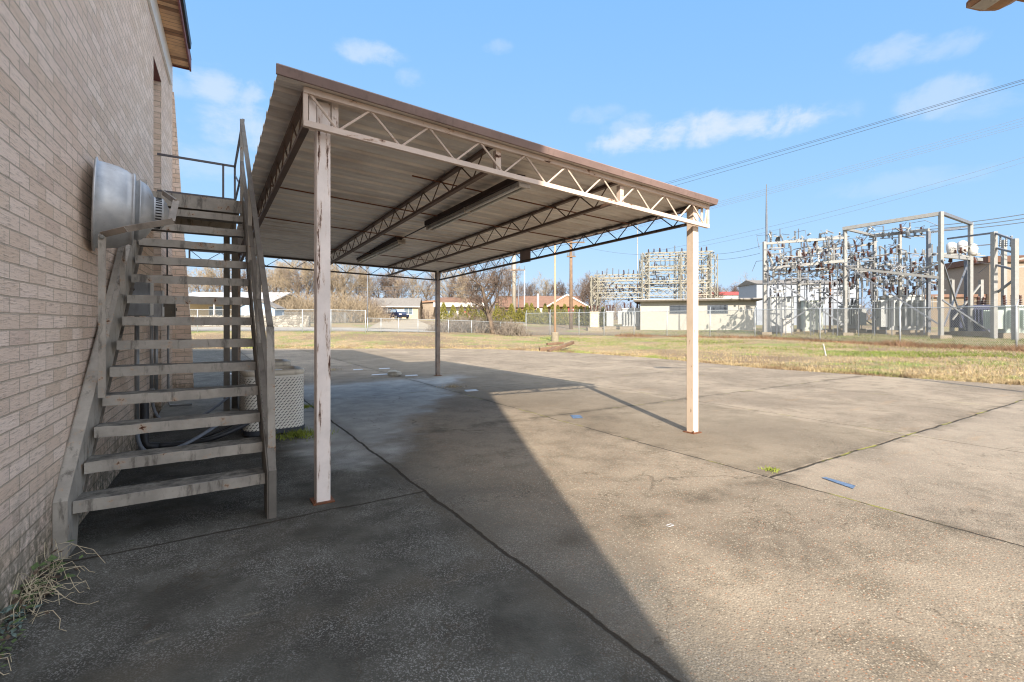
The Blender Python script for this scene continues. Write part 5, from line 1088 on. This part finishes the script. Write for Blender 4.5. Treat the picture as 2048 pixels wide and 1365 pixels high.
upole(1028, 446, 70, .30, m_poleg, 'tallest grey wooden utility pole with a crossarm between the old tree and the shop', ((450, 1.3, 1.3), (541, 1.4, 1.6)))
upole(1142, 470, 55, .22, m_pole, 'brown wooden utility pole with two crossarms in front of the red sign', ((486, 1.3, 1.5), (514, .5, .5)))
b = stand(1110, 33.5); o = upole(1110, 489, 33.5, .085, m_polet, 'slim tan pole standing on a concrete footing in the grass verge', (), 'light_pole', 'pole'); mb = MB(); mb.lathe([(.26, -.2), (.25, .62), (.23, .64)], b, (0, 0, 1), 18); mb.build('footing', m_concr, o)
o = upole(735, 538, 47, .055, m_steeld, 'thin dark lantern pole between the front carport post and the tan house', (), 'street_lamp', 'street lamp'); p = stand(735, 47); p.z = zpx(538, 47); mb = MB(); mb.lathe([(.06, 0), (.16, .1), (.2, .4), (.08, .55), (.02, .62)], p, (0, 0, 1), 10); mb.build('lantern', m_steeld, o)
upole(1049, 540, 72, .11, m_whiteP, 'thin white pole right of the tallest grey utility pole', (), 'flag_pole', 'pole'); upole(1076, 588, 70, .2, m_whiteP, 'short thick white post in front of the brown gabled shop', (), 'white_post', 'post')
o = upole(1037, 560, 68, .09, m_steeld, 'dark curved street lamp beside the tallest grey utility pole', (), 'street_lamp', 'street lamp'); p = stand(1037, 68); z = zpx(560, 68); sx = Vector((CT, -ST, 0)); mb = MB(); mb.tube([Vector((p.x, p.y, z))-sx*(1.5*(1-math.cos(a_*.157)))+Vector((0, 0, 1.3*math.sin(a_*.157))) for a_ in range(11)], .06, 6); mb.build('curved_arm', m_steeld, o)
upole(1275, 452, 66, .09, m_steel, 'very thin tall mast behind the lattice frame, its top hidden by the carport beam', (), 'antenna_mast', 'mast')
o = upole(1413, 540, 72, .12, m_poleg, 'thin grey pole just right of the sunlit carport post', ((545, .8, .8),))
def wire(a, b, sag, r, label, group):
    A, B = at(*a), at(*b); n = 28; pts = [A.lerp(B, k/n)-Vector((0, 0, sag*4*(k/n)*(1-k/n))) for k in range(n+1)]; mb = MB(); mb.tube(pts, r, 5); return tag(mb.build('overhead_wire', m_dkwire, origin=A), label, 'wire', group)
m_dkwire = pm('aluminium_line', '#4c555e', .5, var=.05)
GW = 'overhead wires crossing the sky'
wire((2500, 24, 24), (1026, 448, 70), .3, .014, 'topmost of the three bold overhead wires crossing the upper right sky', GW)
wire((2500, 27, 24), (1028, 452, 70), .25, .017, 'middle one of the three bold overhead wires crossing the upper right sky', GW)
wire((2500, 31, 24), (1031, 460, 70), .25, .017, 'lowest of the three bold overhead wires crossing the upper right sky', GW)
for k, (py, lab) in enumerate([(106, 'topmost thin wire of the faint bundle below the three bold wires'), (113, 'second thin wire from the top of the faint bundle'), (121, 'third thin wire from the top of the faint bundle'), (126, 'lowest thin wire of the faint bundle')]): wire((2500, py, 42), (1139+k*2, 482+k*2, 55), .3, .013, lab, GW)
wire((2500, 168, 40), (1283, 508, 60), 1.2, .015, 'upper of two wires sloping down to the lattice switch frame', GW); wire((2500, 176, 40), (1300, 512, 60), 1.3, .012, 'lower of two wires sloping down to the lattice switch frame', GW)
for py0, py1, lab in ((352, 453, 'upper thick cable running from the right edge to the switch frame top'), (366, 459, 'middle thick cable running from the right edge to the switch frame top'), (380, 464, 'lower thick cable running from the right edge to the switch frame top')): wire((2500, py0-26, 28), (1860, py1, 36), .5, .03, lab, GW)
wire((1142, 487, 55), (1290, 510, 58), .3, .014, 'short wire from the wooden pole to the lattice switch frame', GW); wire((1142, 487, 55), (735, 560, 75), .5, .02, 'wire running left from the wooden pole past the carport beam', GW)
for k, py in enumerate((582, 590, 597)): wire((1028, 560+k*8, 70), (380, py, 75), .4, .02, ['upper', 'middle', 'lower'][k]+' one of three wires running left behind the carport in front of the bare trees', GW)
for k, py in enumerate((493, 507)): wire((1520, py, 38), (1400, 507+k*10, 58), .3, .014, ['upper', 'lower'][k]+' line from the left switch frame column towards the lattice frame', GW)

# yard light over the right edge ------------------------------------------------
m_head = pm('bronze_luminaire', '#8a6446', .5, var=.2); m_lens = pm('frosted_lens', '#cfc9c2', .2, var=.1)
LP = Loc(1, 1, 0); hp = at(1991, 1, 6.6); ax = Vector((CT, -ST, 0)); ay = Vector((ST, CT, 0)); base = at(2330, HZ, 8.6); base.z = 0
yl_ = thing('yard_light', base, 'bronze yard light head on a curved arm reaching in at the upper right corner', 'yard light')
mb = MB(); sec = []
for u, w, z0_, z1_ in ((-.30, .10, .02, .06), (-.26, .15, -.03, .10), (-.05, .17, -.06, .14), (.14, .15, -.07, .15), (.26, .08, -.02, .11), (.30, .05, .01, .08)):
    sec.append([hp+ax*u+ay*q*w+Vector((0, 0, z)) for q, z in ((-1, z0_+.02), (-.6, z0_), (.6, z0_), (1, z0_+.02), (1, z1_-.04), (.5, z1_), (-.5, z1_), (-1, z1_-.04))])
vs = [p for s_ in sec for p in s_]; fs = [(i*8+j, i*8+(j+1) % 8, (i+1)*8+(j+1) % 8, (i+1)*8+j) for i in range(5) for j in range(8)]+[tuple(range(7, -1, -1)), tuple(range(40, 48))]
mb.add(vs, fs); hd = mb.build('lamp_head', m_head, yl_); mb = MB(); mb.add([hp+ax*u+ay*v+Vector((0, 0, z)) for u, v, z in ((-.25, -.10, -.04), (-.04, -.11, -.066), (-.04, .11, -.066), (-.25, .10, -.04))], [(0, 1, 2, 3), (3, 2, 1, 0)]); mb.build('lens', m_lens, hd)
mb = MB(); mb.tube(bez(hp+ax*.28+Vector((0, 0, .04)), hp+ax*1.1-Vector((0, 0, .05)), Vector((base.x, base.y, hp.z-.3))-ax*.5, (base.x, base.y, hp.z-.9)), .035, 8); mb.build('arm', m_head, yl_, smooth=True); mb = MB(); mb.tube([base, (base.x, base.y, hp.z-.8)], [.10, .07], 12); mb.build('pole', m_head, yl_, smooth=True)

# ------------------------------------------------------------------ small things on the ground
m_bpaint = pm('faded_blue_paint', '#566c88', .9, var=.45, scale=22, dirt=.7); m_pl = pm('white_scrap', '#b4b6b9', .5, var=.1); m_stone2 = pm('pale_stone', '#a9a294', .9, var=.2)
def gpoly(name, pts, z, mat, label, cat, group=None): g = [grd(*p) for p in pts]; mb = MB(); mb.prism([(q.x, q.y, z) for q in g], (0, 0, .003)); return tag(mb.build(name, mat, origin=(g[0].x, g[0].y, 0)), label, cat, group)
gpoly('paint_mark', [(1643, 957), (1652, 956), (1711, 973), (1706, 979)], .004, m_bpaint, 'bold blue painted dash on the concrete in the right foreground', 'paint mark')
gpoly('paint_mark', [(1140, 831), (1160, 831), (1166, 837), (1146, 838)], .004, m_bpaint, 'faint small blue paint mark in the sun near the roof shadow', 'paint mark')
q = grd(1340, 1052); mb = MB(); mb.tube([(q.x+.028*math.cos(a*.3927), q.y+.018*math.sin(a*.3927)+.004*math.sin(a*1.2), .004) for a in range(17)], .0022, 6); tag(mb.build('plastic_ring', m_pl, origin=q), 'thin white plastic ring lying on the sunlit concrete', 'ring')
GS = 'white scraps on the shaded concrete'
for k, (px, py, w, lab) in enumerate([(715, 740, .16, 'white scrap just right of the front carport post'), (768, 738, .2, 'white scrap farthest back on the shaded concrete'), (760, 750, .3, 'longest white scrap lying left of the stone lump'), (822, 752, .2, 'white scrap right of the stone lump'), (941, 782, .16, 'white scrap near the corner of the roof shadow'), (458, 749, .16, 'white scrap seen between the stair treads beside the landing legs')]):
    q = grd(px, py); mb = MB(); mb.prism([(q.x-w, q.y-.1, .002), (q.x+w*.8, q.y-.12, .002), (q.x+w, q.y+.08, .002), (q.x-w*.7, q.y+.1, .002)], (.01, 0, .012)); tag(mb.build('white_scrap', m_pl, origin=q), lab, 'scrap', GS)
q = grd(788, 752); R = random.Random(3); mb = MB(); mb.lathe([(.16, 0), (.2, .05), (.17, .11), (.08, .15)], q, (.1, 0, 1), 9); mb.v = [(x+R.uniform(-.03, .03), y+R.uniform(-.03, .03), max(.0, z+R.uniform(-.02, .02))) for x, y, z in mb.v]; tag(mb.build('stone_lump', m_stone2, origin=q), 'pale broken stone lump on the shaded concrete', 'stone')
def timber(a, b, w, h, label): mb = MB(); mb.bar(a, b, w, h); o = mb.build('old_timber', m_wood_old, origin=a, bevel=.015); return tag(o, label, 'timber', 'old timbers in the verge')
A = stand(1079, 26); B = stand(1120, 26.2); timber(A+Vector((0, 0, .10)), B+Vector((0, 0, .16)), .22, .2, 'dark old timber lying lowest in the verge below the footed pole')
timber(stand(1097, 25.5)+Vector((0, 0, .10)), stand(1146, 27)+Vector((0, 0, .36)), .2, .16, 'lighter old timber propped across the dark one')
timber(stand(1094, 26.8)+Vector((0, 0, .3)), stand(1126, 27.2)+Vector((0, 0, .33)), .18, .14, 'short dark timber lying behind the propped one')
mb = MB(); p = stand(1652, 20.5); mb.bar(p, p+Vector((CT*-.12, ST*.12, .52)), .05, .03); tag(mb.build('marker_stake', m_whiteP, origin=p), 'leaning white marker stake in the verge before the fence', 'stake')

# weeds at the wall foot
m_stalk = pm('dry_stalk', '#b9a98c', .9, var=.25, scale=20); m_leaf = pm('weed_leaf', '#56683a', .8, var=.4, scale=30); m_leafb = pm('blue_green_leaf', '#66756c', .7, var=.3, scale=30); m_dleaf = pm('dead_leaf', '#5b4a3a', .9, var=.3, scale=30)
def weed(cx, cy, label, seed, n=26, s_=1.0, spread=.22):
    R = random.Random(seed); o = thing('weed_clump', (cx, cy, 0), label, 'weeds'); mb = MB()
    for i in range(n):
        x, y = cx+R.uniform(-.04, .05), cy+R.gauss(0, spread); a = R.uniform(0, 6.283); d = Vector((math.cos(a)*.5+.12, math.sin(a)*.8, R.uniform(.5, 1.8))).normalized(); p = Vector((max(x, xw(y)+.015), y, .0)); pts = [p]; st = R.uniform(.035, .085)*s_
        for k in range(R.randrange(3, 6)):
            p = p+d*st; p.z = max(.006, p.z); p.x = max(p.x, xw(p.y)+.01); pts.append(p.copy()); d = (d+Vector((R.uniform(-.8, .9), R.uniform(-.9, .9), R.uniform(-1.6, -.1)))).normalized()
        mb.tube(pts, [.0017]*(len(pts)-1)+[.0014], 5)
    mb.build('dry_stalks', m_stalk, o); ml, md = MB(), MB()
    for i in range(150):
        y = cy+R.gauss(0, spread*1.1); x = xw(y)+abs(R.gauss(0, .07))+.01; z = abs(R.gauss(0, .05))+.006; a = R.uniform(0, 6.28); u = Vector((math.cos(a), math.sin(a), R.uniform(-.2, .6))).normalized(); v = u.cross(Vector((0, 0, 1))).normalized(); l = R.uniform(.018, .045)*s_; p = Vector((x, y, z)); tgt = ml if R.random() < .6 else md
        tgt.add([p, p+u*l*.5+v*l*.32, p+u*l, p+u*l*.5-v*l*.32], [(0, 1, 2, 3)])
    ml.build('leaves', m_leaf, o); md.build('dead_leaves', m_dleaf, o); return o
q = wallhit(60, 1200); weed(xw(3.72)+.05, 3.72, 'tangle of dry bent stalks with green leaves at the foot of the brick wall', 3, 64, 1.4, .16)
weed(xw(3.05)+.04, 3.05, 'dry weed tuft in the lower left corner at the foot of the brick wall', 5, 14, .8, .14)
o = thing('broad_leaf_weed', (xw(3.36)+.05, 3.36, 0), 'blue green broad leaved weed between the two dry tufts at the wall foot', 'weeds', None); mb = MB(); R = random.Random(12)
for i in range(46):
    p = Vector((xw(3.36)+.02+abs(R.gauss(0, .05)), 3.36+R.gauss(0, .07), R.uniform(.01, .10))); a = R.uniform(0, 6.28); u = Vector((math.cos(a), math.sin(a), R.uniform(-.5, .3))).normalized(); v = u.cross(Vector((0, 0, 1))).normalized(); l = R.uniform(.02, .045); mb.add([p, p+u*l*.35+v*l*.34, p+u*l-Vector((0, 0, .008)), p+u*l*.35-v*l*.34], [(0, 1, 2, 3)])
mb.build('leaves', m_leafb, o)
def tuft(x, y, label, seed, n, s_, mat, rad=.16):
    R = random.Random(seed); mb = MB()
    for i in range(n):
        r = abs(R.gauss(0, rad)); a = R.uniform(0, 6.28); p = Vector((x+r*math.cos(a), y+r*math.sin(a)*.8, 0)); q = R.uniform(0, 6.28); w = Vector((math.cos(q), math.sin(q), 0))*.006; h = R.uniform(.02, .09)*s_; t_ = p+Vector((R.uniform(-1, 1)*h*.7, R.uniform(-1, 1)*h*.7, h)); mb.add([p-w, p+w, t_], [(0, 1, 2)])
    return tag(mb.build('grass_tuft', mat, origin=(x, y, 0)), label, 'grass tuft', kind='stuff')
m_moss = pm('yellow_green_grass', '#7f8a35', .9, var=.35, scale=30)
q = grd(598, 872); tuft(q.x, q.y, 'yellow green grass growing at the front corner of the nearer condenser', 1, 500, 1.1, m_moss, .2); q = grd(612, 815); tuft(q.x, q.y, 'small green tuft beside the nearer condenser farther back', 2, 160, .8, m_moss, .12)
q = grd(1543, 941); tuft(q.x, q.y, 'tiny green tuft in the joint crossing on the sunlit concrete', 3, 130, .35, m_moss, .06); q = grd(905, 775); tuft(q.x, q.y, 'straw coloured tuft in the joint near the rear carport post', 4, 150, .8, m_stalk, .2); q = grd(664, 741); tuft(q.x, q.y, 'dry tuft just right of the front carport post in the distance', 6, 120, 1, m_stalk, .2)

# grass of the verge (nobody could count it)
m_blade, t = newmat('dry_grass_blades'); P = t.n('ShaderNodeNewGeometry').outputs['Position']; oi = t.noise(P, 9, 2); n1 = t.noise(P, .35, 5, .6); n2 = t.noise(P, 2.2, 6, .65)
c_ = t.mix(t.ss(oi, .3, .7), lin('#84714f'), lin('#b5a27c')); g_ = t.mix(t.ss(oi, .3, .7), lin('#5d6b2c'), lin('#97a055'))
g_ = t.mix(t.ss(t.m('ADD', t.m('MULTIPLY', n1, .7), t.m('MULTIPLY', n2, .3)), .50, .60), c_, g_)
t.out(t.mix(t.ss(t.m('ADD', t.noise(P, .6, 5, .6), t.m('MULTIPLY', n2, .3)), .66, .76), g_, lin('#7a644a')), .9)
R = random.Random(21); mb = MB()
for i in range(70000):
    px = R.uniform(380, 2250); e = edgeZ(px); Z = e*(.988+.95*R.random()**2.0)
    if Z > 44: continue
    p = stand(px, Z)
    if p.z < 0: p.z = 0.0
    h = R.uniform(.025, .085)*(1.0 if Z > e*1.03 else .6)
    if i % 6 == 0: Z = e*(1+R.gauss(.004, .010)+.01*mnoise.noise(Vector((px*.03, 0, 1)))); p = stand(px, Z); p.z = max(0, p.z); h = R.uniform(.04, .12); a = R.uniform(0, 6.28); w = Vector((math.cos(a), math.sin(a), 0))*(.004+.00035*Z)
    mb.add([p-w, p+w, p+Vector((R.uniform(-.8, .8)*h, R.uniform(-.8, .8)*h, h))], [(0, 1, 2)])
tag(mb.build('verge_grass', m_blade), 'short dry straw coloured grass covering the verge beyond the concrete', 'grass', kind='stuff')
mb = MB()
for i in range(16000):
    px = R.uniform(1230, 2300); zc = interp([(a, b) for a, b in sorted(SP)], px); Z = zc-R.gauss(.3, .55); p = stand(px, Z); h = R.uniform(.06, .32)*max(.3, .6+mnoise.noise(Vector((p.x*.6, p.y*.6, 2)))); a = R.uniform(0, 6.28); w = Vector((math.cos(a), math.sin(a), 0))*.012
    mb.add([p-w, p+w, p+Vector((R.uniform(-1, 1)*h, R.uniform(-1, 1)*h, h))], [(0, 1, 2)])
tag(mb.build('dead_weeds', pm('red_brown_weeds', '#84674f', .95, var=.4, scale=1.5)), 'strip of dead reddish brown weeds along the foot of the tall fence', 'weeds', kind='stuff')

mb = MB()
for i in range(22000):
    px = R.uniform(1240, 2300); zc = interp([(a, b) for a, b in sorted(SP)], px); Z = zc+R.random()**1.3*11; p = stand(px, Z); h = R.uniform(.03, .09); a = R.uniform(0, 6.28); w = Vector((math.cos(a), math.sin(a), 0))*.02
    mb.add([p-w, p+w, p+Vector((R.uniform(-1, 1)*h, R.uniform(-1, 1)*h, h))], [(0, 1, 2)])
tag(mb.build('yard_grass', pm('yard_grass', '#75743f', .95, var=.35, scale=.8)), 'greener short grass between the tall fence and the switchyard', 'grass', kind='stuff')

mb = MB()
for i in range(26000):
    px = R.uniform(1080, 2300); zc = interp([(a, b) for a, b in sorted(SP)], px); e = edgeZ(px); u = R.gauss(.62, .14); Z = e+(zc-.8-e)*u; p = stand(px, Z)
    if mnoise.noise(Vector((p.x*.28, p.y*.28, 9))) < -.12+R.uniform(-.15, .15) or Z < e*1.05: continue
    h = R.uniform(.03, .10); a = R.uniform(0, 6.28); w = Vector((math.cos(a), math.sin(a), 0))*.012
    mb.add([p-w, p+w, p+Vector((R.uniform(-1, 1)*h, R.uniform(-1, 1)*h, h))], [(0, 1, 2)])
tag(mb.build('green_grass', pm('green_grass', '#6f7d33', .95, var=.4, scale=.9)), 'green streaks of fresh grass running along the verge before the tall fence', 'grass', kind='stuff')
